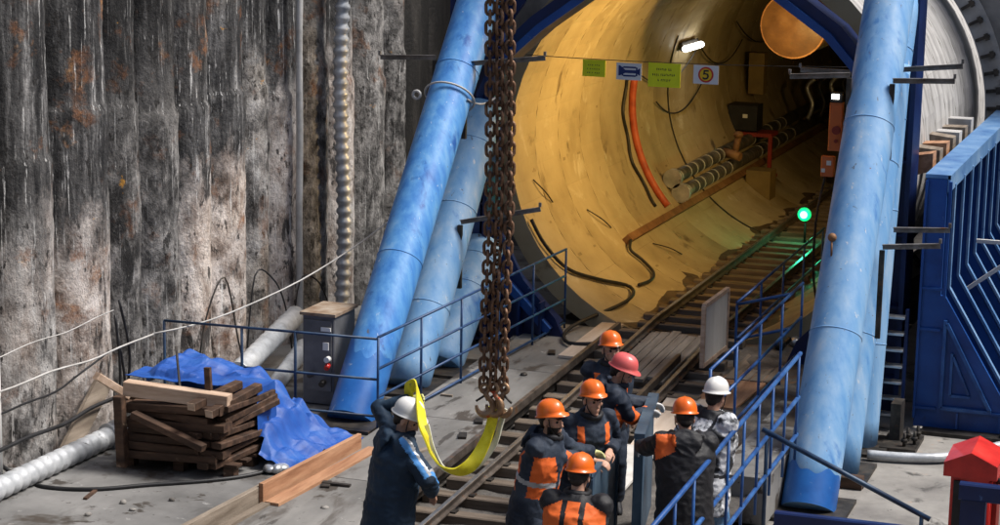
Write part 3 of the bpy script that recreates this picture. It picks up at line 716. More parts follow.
mb = MB(); mb.tube([(-4.05, 19.2, .86), (-2.39, 19.2, .15)], .026, 10); mb.tube([(-2.47, 19.2, .19), (-2.47, 19.2, -.4)], .02, 8); mb.tube([(-4.0, 19.2, .84), (-4.0, 19.2, -.4)], .02, 8)
solo('stair_handrail', mb, 'rail_dark', 'dark sloping handrail crossing in front of the big right strut', 'handrail')
mb = MB(); mb.bar((-3.34, 16.5, .85), (-1.2, 16.5, .86), .08, .13, bev=.012); mb.box((-3.31, 16.5, .2), (.08, .09, 1.2)); mb.box((-1.4, 16.5, .2), (.08, .09, 1.2))
solo('landing_beam', mb, 'frame', 'dark blue beam along the bottom edge under the right strut', 'beam')
t = thing('gate_frame', 'navy steel beam and post in front of the red machine', 'frame', (-1.75, 16.5, -.4))
mb = MB(); mb.bar((-1.83, 16.5, 1.28), (-.9, 16.5, 1.28), .10, .14, bev=.012); part('beam', mb, 'frame', t)
mb = MB(); mb.box((-1.715, 16.53, .41), (.20, .10, 1.6)); part('post', mb, 'frame', t)
mb = MB(); mb.box((-4.42, 21.6, -.13), (.55, 3.2, .50), bev=.01); solo('concrete_plinth', mb, 'slab', 'grey concrete plinth below the gangway railing', 'plinth')
mb = MB(); mb.box((-3.62, 21.75, -.33), (.34, .16, .13), bev=.008); solo('timber_block', mb, 'oldwood', 'dark timber block on the floor under the right struts', 'block')
t = thing('gangway', 'narrow gangway of planks between the blue gangway railings', 'gangway', (-5.25, 25, 0))
for k in range(4): mb = MB(); mb.bar((-5.49 + k * .16, 24.0, .10), (-5.49 + k * .16, 31, .16), .145, .045); part('plank', mb, 'greywood', t)
mb = MB()
for y in (24.3, 26.3, 28.3, 30.3): mb.box((-5.25, y, .03), (.8, .08, .06))
part('bearer', mb, 'steel', t)
# boards on the floor right of the track
for (c, d, rz, m_, lab) in (((-5.62, 21.9, .05), (.62, 2.2, .025), .06, 'ply', 'pale plywood sheet on the floor beside the white helmet'),
                            ((-5.35, 23.6, .085), (.55, 1.6, .025), -.08, 'newwood', 'orange plywood sheet lying under the gangway railing'),
                            ((-5.75, 20.0, .02), (.5, 1.8, .025), .02, 'whiteboard', 'pale sheet lying on the floor between the helmets and track')):
    mb = MB(); mb.box(c, d, Matrix.Rotation(rz, 3, 'Z') @ Matrix.Rotation(R(1.5), 3, 'X')); solo('plywood_sheet', mb, m_, lab, 'board')
t = thing('panel_board', 'white framed board standing upright beside the track', 'board', (-5.73, 24.1, .25))
mb = MB(); mb.bar((-5.75, 23.62, .70), (-5.71, 24.62, .72), .02, .72); part('sheet', mb, 'whiteboard', t)
mb = MB()
for (a, b) in (((-5.75, 23.60, .32), (-5.75, 23.60, 1.08)), ((-5.71, 24.64, .34), (-5.71, 24.64, 1.10)), ((-5.75, 23.6, 1.08), (-5.71, 24.64, 1.10)), ((-5.75, 23.6, .34), (-5.71, 24.64, .36))): mb.bar(a, b, .05, .05, up=(1, 0, 0))
part('frame', mb, 'endwood', t)
for k in range(6):                                               # tools and fittings left on the gangway
    mb = MB(); p = V((-5.1 + random.uniform(-.25, .2), 25.6 + k * .25, .17))
    mb.ell(p + V((0, 0, .06)), (.08, .11, .07)); mb.bar(p, p + V((.1, .15, .12)), .04, .05)
    solo('valve_fitting', mb, ('black', 'galv', 'rail_blue')[k % 3], ('black', 'grey', 'blue')[k % 3] + ' pipe fitting left lying on the gangway planks', 'pipe fitting', 'fittings lying on the gangway')

# ------------------------------------------------------------------ wall services on the left
mb = MB(); mb.tube([(-11.25, 23.95 + .01 * math.sin(k), -.02 + k * .35) for k in range(23)], .045, 12); solo('riser_pipe', mb, 'wirewhite', 'thin pale vertical pipe fixed to the pile wall', 'pipe')
mb = MB(); pts = []; rs = []
for k in range(220): pts.append((-11.16 + .02 * math.sin(k * .05), 25.1 + .03 * math.sin(k * .06),   .3 + k * .036)); rs.append(.105 if k % 4 < 2 else .08)
mb.tube(pts, rs, 16); solo('corrugated_riser', mb, 'ductfoil', 'ribbed grey corrugated hose rising up the pile wall', 'hose')
mb = MB(); pts = []; rs = []; a, b = V((-11.15, 13.0, .12)), V((-11.05, 18.85, .12))
for k in range(120): pts.append(a.lerp(b, k / 119)); rs.append(.115 if k % 3 else .095)
mb.tube(pts, rs, 18)
solo('floor_duct', mb, 'ductfoil', 'shiny ribbed steel duct lying along the foot of the pile wall', 'duct')
mb = MB(); mb.ell((-11.02, 18.9, .14), (.17, .16, .14)); mb.tube([(-11.06, 18.72, .12), (-11.04, 18.8, .12)], .145, 18)
solo('duct_coupling', mb, 'ductfoil', 'crumpled foil coupling on the end of the floor duct', 'coupling')
for (a, b, r_, lab) in (((-10.75, 21.2, .30), (-11.05, 23.4, .52), .125, 'upper silver insulated pipe behind the grey cabinet'), ((-10.35, 21.2, .08), (-10.7, 22.9, .25), .10, 'lower silver insulated pipe behind the grey cabinet')):
    mb = MB(); a, b = V(a), V(b); pts = [a.lerp(b, k / 60) for k in range(61)]; mb.tube(pts, [r_ if k % 5 else r_ * 1.07 for k in range(61)], 18)
    solo('insulated_pipe', mb, 'ductfoil', lab, 'pipe', 'silver pipes at the wall')
mb = MB(); mb.tube([(-11.32, 17.0, -.02), (-11.32, 17.0, 1.9)], .07, 14); solo('stand_pipe', mb, 'white', 'white stand pipe at the left edge of the picture', 'pipe')
cab = [((-11.25, 15.8, 1.38), (-11.25, 19.2, 1.38), .02, .006, 'wirewhite', 'thin pale wire sagging along the pile wall, uppermost on the left'),
       ((-11.2, 15.8, 1.10), (-11.1, 19.8, 1.02), .03, .011, 'wirewhite', 'pale cable sagging along the left of the pile wall, under the thin wire'),
       ((-11.1, 19.8, 1.02), (-9.25, 24.6, 2.55), .38, .010, 'wirewhite', 'pale cable strung from the pile wall up to the blue struts'),
       ((-11.25, 15.8, 1.0), (-11.25, 19.1, .97), .22, .012, 'black', 'black cable sagging across the leftmost piles'),
       ((-11.25, 15.8, .5), (-11.2, 19.2, .46), .06, .022, 'black', 'thick black hose hanging low along the leftmost piles')]
for a, b, sg, r_, m_, lab in cab:
    mb = MB(); mb.tube(catenary(a, b, sg, 18, .03), r_, 7); solo('wall_cable', mb, m_, lab, 'cable')
for k, (dy, z0, z1) in enumerate(((0, .1, 1.35), (.07, .05, 1.1), (.15, .2, 1.5))):
    mb = MB(); mb.tube(smoothpath([(-11.22, 19.2 + dy, z0), (-11.18, 19.22 + dy * 1.4, (z0 + z1) / 2), (-11.22, 19.2 + dy * .6, z1)]), .016, 7)
    solo('drop_cable', mb, 'black', 'black cable hanging down the piles above the duct end', 'cable', 'cables hanging above the duct end')
mb = MB(); mb.tube(smoothpath([(-11.75, 16.4, 1.0), (-11.3, 17.3, .06), (-10.88, 17.19, .02), (-10.4, 17.3, .02), (-9.95, 17.66, .02), (-9.5, 18.0, .02), (-9.18, 18.36, .02), (-8.92, 18.95, .03)], 6), .022, 8)
solo('floor_cable', mb, 'black', 'black cable snaking over the slab in front of the timber stack', 'cable')
for k in range(3):
    y = 21.0 + k * 1.3; mb = MB()
    mb.tube(smoothpath([(-11.2, y, .1), (-11.15, y + .15, .9 + .3 * (k % 2)), (-11.1, y + .55, 1.35 - .25 * (k % 3)), (-11.1, y + .9, .5 + .2 * (k % 2)), (-11.05, y + 1.0, .1)]), .011, 7)
    solo('loop_cable', mb, 'black' if k % 2 else 'steel', 'looped dark cable hanging on the piles behind the dark railing', 'cable', 'looped cables on the pile wall')
mb = MB(); mb.bar((-11.22, 18.15, .05), (-11.36, 19.2, .62), .22, .05, up=(1, 0, .35)); solo('leaning_plank', mb, 'greywood', 'brown plank leaning at the foot of the pile wall', 'plank')
# electrical cabinet
t = thing('electrical_cabinet', 'dark grey electrical cabinet with rusty lid behind the railing', 'cabinet', (-9.75, 21.55, 0))
mb = MB(); mb.box((-9.74, 21.55, .54), (.40, .60, 1.04), bev=.01); part('body', mb, 'grey_paint', t)
mb = MB(); mb.box((-9.74, 21.24, .60), (.34, .022, .84)); part('door', mb, 'grey_paint', t)
mb = MB(); mb.box((-9.74, 21.55, 1.085), (.45, .66, .035)); part('lid', mb, 'rusttop', t)
mb = MB(); mb.box((-9.63, 21.215, .92), (.12, .018, .045)); mb.box((-9.63, 21.215, .72), (.07, .018, .09)); part('label_plate', mb, 'white', t)
mb = MB(); mb.tube([(-9.585, 21.20, .58), (-9.585, 21.13, .58)], .035, 10); part('socket', mb, 'white', t)
mb = MB(); mb.tube([(-9.585, 21.19, .51), (-9.585, 21.13, .48)], .032, 10); part('plug', mb, 'red', t)
mb = MB(); mb.tube([(-9.80, 21.20, .38), (-9.80, 21.13, .38)], .035, 10); mb.tube([(-9.65, 21.20, .30), (-9.65, 21.13, .28)], .035, 10); part('outlet', mb, 'steel', t)

# ------------------------------------------------------------------ timber stack on its pallet
t = thing('pallet', 'worn wooden pallet under the stack of old timbers', 'pallet', (-9.95, 18.75, 0))
for k in range(5): mb = MB(); mb.box((-9.95, 18.3 + k * .22, .125), (1.36, .12, .025)); part('deck_board', mb, 'oldwood', t)
for k in range(3):
    for j in range(3): mb = MB(); mb.box((-10.53 + k * .58, 18.3 + j * .44, .055), (.12, .11, .11)); part('block', mb, 'oldwood', t)
LAB = 'dark weathered timber in the messy stack on the pallet'
random.seed(3)
for layer in range(7):
    z = .18 + layer * .086
    for k in range(3):
        
        y = 18.22 + k * .27 + random.uniform(-.04, .04); L_ = random.uniform(1.0, 1.22)
        c = V((-9.98 + random.uniform(-.08, .06), y, z + random.uniform(-.008, .008)))
        rot = Matrix.Rotation(random.uniform(-.07, .07), 3, 'Z') @ Matrix.Rotation(random.uniform(-.05, .05), 3, 'Y')
        mb = MB(); mb.box(c, (L_, .2, .084), rot, 0, .008); solo('old_timber', mb, 'oldwood', LAB, 'timber', 'old timbers on the pallet')
for layer in range(7):
    z = .18 + layer * .088
    for k in range(2):
        c = V((-9.52 + k * .13 + random.uniform(-.04, .04), 18.62 + random.uniform(-.10, .10), z + random.uniform(-.01, .015)))
        rot = Matrix.Rotation(R(90) + random.uniform(-.35, -.05), 3, 'Z') @ Matrix.Rotation(random.uniform(-.16, .05), 3, 'Y')
        mb = MB(); mb.box(c, (random.uniform(.8, 1.05), .12, .065), rot, 0, .008); solo('old_timber', mb, 'oldwood', LAB, 'timber', 'old timbers on the pallet')
for (a, b, w_, h_, m_, lab, nm) in (
        ((-10.50, 18.16, .86), (-9.36, 18.26, .80), .14, .15, 'endwood', 'pale square beam lying across the top front of the timber stack', 'pale_beam'),
        ((-10.35, 18.04, .62), (-9.52, 18.0, .36), .10, .07, 'oldwood', 'brown board sloping down across the front of the timber stack', 'sloping_board'),
        ((-10.48, 18.04, .05), (-10.50, 18.02, .80), .10, .10, 'oldwood', 'upright post at the left end of the timber stack', 'stack_post'),
        ((-9.60, 18.3, .60), (-9.64, 18.32, 1.12), .07, .05, 'oldwood', 'upright slat sticking up from the middle of the timber stack', 'wooden_stake'),
        ((-10.08, 18.55, .75), (-10.26, 18.80, 1.18), .025, .025, 'steel', 'thin dark bar poking out of the top of the timber stack', 'thin_bar'),
        ((-9.66, 18.0, .78), (-9.50, 18.75, .86), .10, .08, 'oldwood', 'short timber with a pale cut end, left one on the stack top', 'cut_timber'),
        ((-9.47, 18.02, .72), (-9.30, 18.80, .84), .10, .08, 'oldwood', 'short timber with a pale cut end, right one on the stack top', 'cut_timber'),
        ((-10.58, 18.35, .72), (-10.78, 18.05, .98), .10, .08, 'endwood', 'stubby pale ended offcut on the left corner of the stack', 'timber_offcut')):
    mb = MB(); mb.bar(a, b, w_, h_, bev=.006); o = solo(nm, mb, m_, lab, 'timber')
    if nm == 'cut_timber': mb = MB(); d_ = (V(b) - V(a)).normalized(); mb.bar(V(a) - d_ * .004, V(a) - d_ * .0005, w_ * .96, h_ * .96); part('cut_end', mb, 'endwood', o)
# blue tarpaulin draped behind and over the right end of the stack
mb = MB(); nx, ny = 150, 130; X0, X1, Y0, Y1 = -10.85, -8.66, 18.62, 20.15; idx = {}; vs = []
random.seed(5)
FOLDS = [(math.cos(a), math.sin(a), random.uniform(1.6, 6.5), 0, random.random()) for a in [random.uniform(0, 3.14) for _ in range(9)]]
FOLDS = [(a, c, f, .045 / (f ** .75), p) for a, c, f, _, p in FOLDS]
def tz(x, y):
    u = (x - X0) / (X1 - X0)
    prof = [(0, .70), (.12, .93), (.3, .90), (.5, .80), (.62, .70), (.72, .45), (.82, .22), (.92, .09), (1, .03)]
    for (a, za), (b, zb) in zip(prof, prof[1:]):
        if u <= b: f = (u - a) / (b - a); f = f * f * (3 - 2 * f); h = za + (zb - za) * f; break
    fy = 1 - max(0, abs(y - 19.3) - .35) / .6; fy = max(.0, min(1, fy)); fy = fy * fy * (3 - 2 * fy)
    if u > .6: fy = max(fy, .55)
    cr_ = 0
    for (dx, dy, fq, am, ph) in FOLDS:
        q_ = (x * dx + y * dy + .12 * NZ.noise((x * 2, y * 2, ph * 9))) * fq + ph; cr_ += am * (abs(q_ - math.floor(q_) - .5) * 4 - 1) * (.4 + .9 * abs(NZ.noise((x * 1.7, y * 1.7, ph * 20))))
    r1 = 1 - abs(NZ.noise((x * 2.3 + y * 1.4, y * 2.9 - x, .5))) * 2; r3 = 1 - abs(NZ.noise((x * 13 + y * 6, y * 12 - 5 * x, 5.5))) * 2; r2 = 1 - abs(NZ.noise((x * 5.5 + y * 3, y * 6.0 - 2 * x, 2.5))) * 2
    return max(.012, h * fy + .05 * r1 * min(1, h * 3 + .3) + cr_ - .05)
for j in range(ny + 1):
    for i in range(nx + 1):
        x = X0 + (X1 - X0) * i / nx; y = Y0 + (Y1 - Y0) * j / ny
        ed = .06 * NZ.noise((x * 3, y * 3, 9))
        if x < -9.22 and y < 18.76 + .06 * NZ.noise((x * 4, 0, 2)): continue
        if x > -8.78 + ed and y < 19.0: pass
        if x + (Y1 - y) * .08 > X1 - .02 + ed * 2: continue
        h_ = tz(x, y)
        if x < -9.30 and y < 19.2: h_ = max(h_, .815 + .03 * NZ.noise((x * 5, y * 5, 1)))
        idx[(i, j)] = len(vs); vs.append((x, y, h_))
fs = []
for j in range(ny):
    for i in range(nx):
        q = [(i, j), (i + 1, j), (i + 1, j + 1), (i, j + 1)]
        if all(p in idx for p in q): fs.append([idx[p] for p in q])
mb.add(vs, fs, 0, False)
o = solo('tarpaulin', mb, 'tarp', 'crumpled bright blue tarpaulin draped behind the timber stack', 'tarpaulin')
md = o.modifiers.new('thickness', 'SOLIDIFY'); md.thickness = .006
mb = MB()
for k in range(5): mb.ell((-9.05 + random.uniform(-.1, .1), 18.62 + random.uniform(-.08, .08), .05), (random.uniform(.05, .1), random.uniform(.05, .09), random.uniform(.03, .06)), Matrix.Rotation(k, 3, 'Z'), 7, 5)
solo('foil_scrap', mb, 'galv', 'crumpled silver foil at the lower hem of the tarpaulin', 'foil scrap')

# ------------------------------------------------------------------ inside the tunnel
def onwall(deg, y, r_=RI): a = R(deg); return V((AX + r_ * math.cos(a), y, AZ + r_ * math.sin(a)))
mb = MB(); mb.tube([onwall(172 + k * 2.0, 31.6, RI - .05) for k in range(26)], .06, 10); solo('red_hose', mb, 'redhose', 'rusty red hose curving down the tunnel wall behind the signs', 'hose')
mb = MB(); mb.tube([onwall(170 + k * 2.0, 31.2 + .06 * math.sin(k * .7), RI - .03) for k in range(26)], .026, 8); solo('black_hose', mb, 'black', 'black hose following the red hose around the tunnel wall', 'hose')
for (deg, r_, rad, lab) in ((-146, RI - .16, .11, 'upper banded pipe on the left tunnel wall'), (-139.5, RI - .14, .11, 'lower banded pipe on the left tunnel wall')):
    t = thing('wall_pipe', lab, 'pipe', onwall(deg, 32.4, r_), 'banded pipes along the tunnel wall')
    mb = MB(); mb.tube([onwall(deg, 32.4 + k * 1.0, r_) for k in range(30)], rad, 14); part('pipe', mb, 'foil', t)
    mb = MB(); mb.tube([onwall(deg, 32.55, r_), onwall(deg, 32.60, r_)], rad + .006, 14); b0 = part('band', mb, 'wirewhite', t)
    for k in range(1, 12): copy_part(b0, t, (0, k * .5 + random.uniform(-.12, .12) + (k > 6) * k * .25, 0))
    mb = MB(); mb.tube([onwall(deg, 32.3, r_), onwall(deg, 32.4, r_)], rad + .05, 14); part('end_flange', mb, 'galv', t)
mb = MB(); p = onwall(-143, 35.6, RI - .4); mb.tube([p, p + V((.05, 0, .28))], .06, 10); mb.ell(p + V((.05, 0, .32)), (.09, .09, .07)); mb.tube([p + V((-.2, 0, .0)), p + V((.12, -.1, -.06))], .08, 10)
solo('pipe_valve', mb, 'brownbeam', 'pale brown valve fixed on the banded wall pipes', 'valve')
mb = MB(); mb.bar(onwall(-134.5, 28.9, RI - .06), onwall(-134.5, 60, RI - .06), .11, .13, up=(.7, 0, .7)); solo('support_beam', mb, 'brownbeam', 'rusty brown beam running along the tunnel wall under the pipes', 'beam')
mb = MB(); mb.tube(smoothpath([onwall(-134, 28.95, RI - .1), onwall(-131, 28.7, RI - .06), onwall(-126, 28.75, RI - .05), onwall(-120, 28.6, RI - .05), onwall(-118, 28.2, RI - .05), onwall(-119, 27.7, RI - .05)]), .024, 8); solo('drain_hose', mb, 'black', 'dark hose hanging off the end of the brown beam', 'hose')
mb = MB(); mb.tube(smoothpath([onwall(-155, 25.96, RI - .06), onwall(-146, 26.0, RI - .06), onwall(-136, 26.2, RI - .05), onwall(-128, 26.8, RI - .05), onwall(-120, 27.4, RI - .05), onwall(-116, 26.6, RI - .1), (-7.95, 25.3, .27), (-7.75, 24.6, .22), (-7.2, 24.7, .26)]), .026, 8)
solo('mouth_cable', mb, 'black', 'thick black cable looping along the bottom of the tunnel mouth', 'cable')
for k, (d0, d1, y0, y1, sg) in enumerate(((172, 166, 32, 35.5, .35), (166, 170, 35.5, 39, .4), (-176, 178, 33.0, 36.5, .45), (160, 163, 38, 43, .5))):
    mb = MB(); mb.tube(catenary(onwall(d0, y0, RI - .06), onwall(d1, y1, RI - .06), sg, 14), .013, 6); solo('slack_cable', mb, 'black', 'slack black cable looping on the dim tunnel wall', 'cable', 'slack cables on the tunnel wall')
for k, (deg, y) in enumerate(((-150, 28.3), (-166, 26.6), (-129, 29.8))):
    mb = MB(); a = onwall(deg, y, RI - .02); mb.tube(smoothpath([a, onwall(deg + 5, y + .22, RI - .07), onwall(deg + 9, y + .5, RI - .02)]), .010, 6)
    solo('bent_rod', mb, 'steel', 'bent rusty rod sticking out of the yellow tunnel wall', 'rod', 'bent rods in the tunnel wall')
mb = MB(); mb.tube([onwall(160 + k * 4.5, 33.9, RI - .015) for k in range(26)], .014, 6); solo('joint_band', mb, 'black', 'thin dark band following a ring joint of the tunnel', 'band')
t = thing('control_box', 'black control box on a red rack on the tunnel wall', 'control box', onwall(-156, 38.0, RI - .3))
p = V((-8.62, 38.1, 1.50)); mb = MB(); mb.box(p + V((0, 0, .16)), (.55, .5, .50), bev=.02); part('case', mb, 'black', t)
mb = MB(); mb.box(p + V((.05, -.262, .2)), (.09, .02, .07)); part('label_plate', mb, 'white', t)
mb = MB(); mb.box(p + V((.1, 0, -.14)), (.95, .6, .07)); mb.box(p + V((.55, -.25, -.5)), (.07, .07, .7)); mb.box(p + V((.5, -.25, -.88)), (.4, .1, .06)); part('rack', mb, 'redframe', t)
mb = MB(); mb.box((-8.75, 39.6, 2.35), (.30, .3, .8)); solo('wall_cupboard', mb, 'dullyellow', 'dull yellow cupboard above the black control box', 'cupboard')
mb = MB(); mb.box((-7.95, 36.6, .62), (.45, .5, .55)); solo('tool_chest', mb, 'dullyellow', 'dull yellow chest at the foot of the tunnel wall', 'chest')
for k in range(5):
    mb = MB(); a = V((-7.9 + k * .16, 40.5 + k * .4, 1.4)); mb.tube(smoothpath([a, a + V((.08, 0, .3)), a + V((-.05, .05, .62)), a + V((.1, .05, .8))]), .045, 7)
    solo('hose_tail', mb, 'black' if k % 2 else 'galv', 'hose tail sticking up from the pipes deep in the tunnel', 'hose', 'hose tails above the wall pipes')
# fluorescent lamp on the wall
t = thing('tunnel_lamp', 'white strip lamp glowing on the tunnel wall above the signs', 'lamp', onwall(167, 35.6, RI - .1))
p = onwall(165, 34.7, RI - .14)
mb = MB(); mb.bar(p + V((-.06, -.55, .03)), p + V((-.06, .55, .03)), .14, .06, up=(1, 0, .3)); part('housing', mb, 'steel', t)
mb = MB(); mb.tube([p + V((.01, -.55, .0)), p + V((.01, .55, .0))], .055, 12); part('tube', mb, 'lamp', t)
# ventilation duct under the crown
t = thing('ventilation_duct', 'orange brown ventilation duct hanging in the tunnel crown', 'duct', (-5.93, 29, 4.1))
mb = MB(); pts, rs = [], []
for k in range(90): pts.append((-5.93, 29.0 + k * .3, 4.08)); rs.append(.455 if k % 3 else .43)
mb.tube(pts, rs, 32, caps=False); part('sleeve', mb, 'ductend', t)
mb = MB(); c = V((-5.93, 29.0, 4.08)); vs = [c + V((0, -.10, -.02))]
for k in range(1, 7):
    for j in range(32):
        a = 2 * math.pi * j / 32; rr = .455 * k / 6; bulge = -.10 * (1 - (k / 6) ** 2) + .025 * NZ.noise((math.cos(a) * rr * 5, math.sin(a) * rr * 5, 1)) * (k < 6)
        vs.append(c + V((math.cos(a) * rr, bulge, math.sin(a) * rr)))
fs = [[0, 1 + j, 1 + (j + 1) % 32] for j in range(32)]
for k in range(5):
    for j in range(32): fs.append([1 + k * 32 + j, 1 + (k + 1) * 32 + j, 1 + (k + 1) * 32 + (j + 1) % 32, 1 + k * 32 + (j + 1) % 32])
mb.add(vs, fs, 0, True); part('end_cap', mb, 'ductend', t)
mb = MB(); mb.tube([c + V((math.cos(a) * .46, .02, math.sin(a) * .46)) for a in [2 * math.pi * j / 32 for j in range(32)]], .02, 6, closed=True); part('hoop', mb, 'brownbeam', t)
# warm floodlights that light the tunnel mouth
def flood(p, aim, e, size, lab):
    p, aim = V(p), V(aim); d = (aim - p).normalized()
    t = thing('floodlight', lab, 'lamp', p)
    q = d.to_track_quat('-Z', 'Y'); rot = q.to_matrix()
    mb = MB(); mb.box(p - d * .05, (.34, .24, .08), rot, 0, .01); part('housing', mb, 'steel', t)
    mb = MB(); mb.box(p - d * .006, (.30, .20, .006), rot); part('lens', mb, 'lampw', t)
    ld = bpy.data.lights.new('flood_beam', 'AREA'); ld.shape = 'RECTANGLE'; ld.size = .3; ld.size_y = .2; ld.energy = e; ld.color = (1.0, .63, .20); ld.spread = R(125)
    lo = bpy.data.objects.new('flood_beam', ld); COL.objects.link(lo); lo.parent = t; lo.location = d * .03; lo.rotation_euler = q.to_euler()
flood((-4.62, 27.3, 4.0), (-9.2, 28.4, 3.6), 160, .3, 'warm floodlight fixed high inside the right of the tunnel mouth')
flood((-4.35, 32.6, 3.3), (-8.6, 35.0, 1.8), 26, .3, 'warm floodlight deeper on the right tunnel wall')
# green signal
t = thing('signal_lamp', 'bright green signal lamp beside the track in the tunnel', 'signal', (-6.42, 33.0, .2))
mb = MB(); mb.tube([(-6.42, 33.12, .2), (-6.42, 33.12, .80)], .02, 8); mb.box((-6.42, 33.1, .72), (.13, .10, .13), None, 0, .01); part('post', mb, 'black', t)
mb = MB(); mb.ell((-6.42, 33.0, .72), (.115, .06, .115)); part('lens', mb, 'green', t)
mb = MB(); mb.ell((-6.42, 32.94, .72), (.06, .04, .06)); part('bulb', mb, 'greencore', t)
ld = bpy.data.lights.new('signal_glow', 'POINT'); ld.energy = 12; ld.color = (.05, 1, .5); ld.shadow_soft_size = .08
lo = bpy.data.objects.new('signal_glow', ld); COL.objects.link(lo); lo.parent = t; lo.location = (0, -.16, .52)
# orange control post beside the right strut
t = thing('call_box', 'orange call box with a small lamp by the big right strut', 'call box', (-4.78, 26.2, 2.2))
mb = MB(); mb.box((-4.74, 26.2, 3.02), (.17, .14, .62), bev=.012); part('case', mb, 'orangebox', t)
mb = MB(); mb.box((-4.74, 26.16, 3.40), (.15, .10, .13), bev=.01); part('lamp_housing', mb, 'black', t)
mb = MB(); mb.box((-4.75, 26.104, 3.41), (.09, .012, .06)); part('lamp_glass', mb, 'lamp', t)
mb = MB(); mb.tube([(-4.72, 26.125, 2.98), (-4.72, 26.09, 2.98)], .055, 14); mb.tube([(-4.72, 26.125, 2.84), (-4.72, 26.10, 2.84)], .025, 10); part('dial', mb, 'redframe', t)
mb = MB(); mb.box((-4.82, 26.2, 2.50), (.17, .12, .26), bev=.012); part('lower_case', mb, 'orangebox', t)
mb = MB(); mb.box((-4.80, 26.132, 2.55), (.06, .012, .06)); mb.box((-4.87, 26.132, 2.45), (.05, .012, .05)); part('switch', mb, 'white', t)
mb = MB(); mb.box((-4.60, 26.24, 2.9), (.06, .06, 1.5)); mb.tube(smoothpath([(-4.85, 26.2, 2.37), (-4.95, 26.25, 1.8), (-5.0, 26.5, 1.0), (-4.95, 26.8, .4)]), .018, 7); mb.box((-4.30, 26.2, 2.9), (.6, .05, .05)); part('bracket', mb, 'steel', t)

# signs on a wire across the mouth
YS = 25.75
mb = MB(); mb.tube(catenary((-8.86, YS + .02, 3.78), (-4.25, YS + .02, 3.84), .04, 24), .006, 6); solo('sign_wire', mb, 'steel', 'thin wire strung across the tunnel mouth holding the signs', 'wire')
def sign(name, x0, x1, z0, z1, mat, label, rot=0.0):
    c = V(((x0 + x1) / 2, YS, z0)); t = thing(name, label, 'sign', c)
    mb = MB(); mb.box((c.x, YS, (z0 + z1) / 2), (x1 - x0, .008, z1 - z0)); part('plate', mb, mat, t); return t
def shape(t, polys, mat, name):
    mb = MB()
    for k, poly in enumerate(polys): mb.prism(poly, 1, YS - .0075 - .0006 * (k + 1), YS - .0045)
    part(name, mb, mat, t)
def textlines(t, x0, x1, zs, h):
    mb = MB(); random.seed(int(x0 * 100))
    for z in zs:
        x = x0 + random.uniform(0, .02)
        while x < x1 - .03:
            w_ = random.uniform(.012, .022); hh = h * random.choice((.8, 1, 1))
            mb.box((x + w_ / 2, YS - .0055, z), (w_ * .35, .004, hh)); mb.box((x + w_ * .8, YS - .0055, z + random.choice((-.3, 0, .3)) * h), (w_ * .5, .004, h * .28))
            x += w_ + (.007 if random.random() < .8 else .022)
    part('lettering', mb, 'ink', t)
s1 = sign('warning_sign', -8.02, -7.71, 3.54, 3.76, 'signyel', 'small yellow notice with faint lines, leftmost on the wire')
textlines(s1, -7.97, -7.76, (3.69, 3.64, 3.59), .016)
s2 = sign('horn_sign', -7.56, -7.22, 3.52, 3.74, 'signwhite', 'white sign with a dark blue horn symbol')
z = 3.63
shape(s2, [[(-7.53, z - .055), (-7.51, z - .055), (-7.44, z - .02), (-7.28, z - .02), (-7.25, z - .045), (-7.24, z - .045), (-7.24, z + .045), (-7.25, z + .045), (-7.28, z + .02), (-7.44, z + .02), (-7.51, z + .075), (-7.53, z + .075)],
           [(-7.46, z - .065), (-7.30, z - .065), (-7.285, z - .05), (-7.285, z - .045), (-7.475, z - .045), (-7.475, z - .05)],
           [(-7.46, z + .065), (-7.30, z + .065), (-7.285, z + .05), (-7.285, z + .045), (-7.475, z + .045), (-7.475, z + .05)],
           [(-7.485, z - .055), (-7.465, z - .055), (-7.465, z + .055), (-7.485, z + .055)], [(-7.295, z - .055), (-7.275, z - .055), (-7.275, z + .055), (-7.295, z + .055)]], 'signblue', 'horn_symbol')
s3 = sign('warning_sign', -7.13, -6.70, 3.45, 3.76, 'signyel', 'larger yellow notice with three dark lines of lettering')
textlines(s3, -7.04, -6.80, (3.68,), .03); textlines(s3, -7.08, -6.75, (3.61,), .03); textlines(s3, -7.02, -6.82, (3.54,), .03)
s4 = sign('speed_sign', -6.53, -6.20, 3.52, 3.76, 'signwhite', 'white sign with a 5 in a red and yellow circle')
cz = 3.64; cx = -6.365
def disc(r_): return [(cx + r_ * math.cos(2 * math.pi * j / 28), cz + r_ * math.sin(2 * math.pi * j / 28)) for j in range(28)]
shape(s4, [disc(.10)], 'signred', 'red_circle')
mb = MB(); mb.prism(disc(.078), 1, YS - .0105, YS - .0085); part('yellow_disc', mb, 'signorange', s4)
five = [(.038, .062), (-.028, .062), (-.036, -.004), (-.014, .004), (.012, .0), (.02, -.018), (.012, -.036), (-.01, -.04), (-.04, -.028), (-.04, -.054), (-.01, -.064), (.026, -.056), (.044, -.018), (.030, .016), (-.012, .022), (-.009, .040), (.038, .040)]
mb = MB(); vs = [(cx + a, YS - .0125, cz + b) for a, b in five] + [(cx + a, YS - .0105, cz + b) for a, b in five]; n = len(five)
mb.add(vs, [[i, (i + 1) % n, n + (i + 1) % n, n + i] for i in range(n)] + [list(range(n)), list(range(n, 2 * n))]); part('number', mb, 'ink', s4)

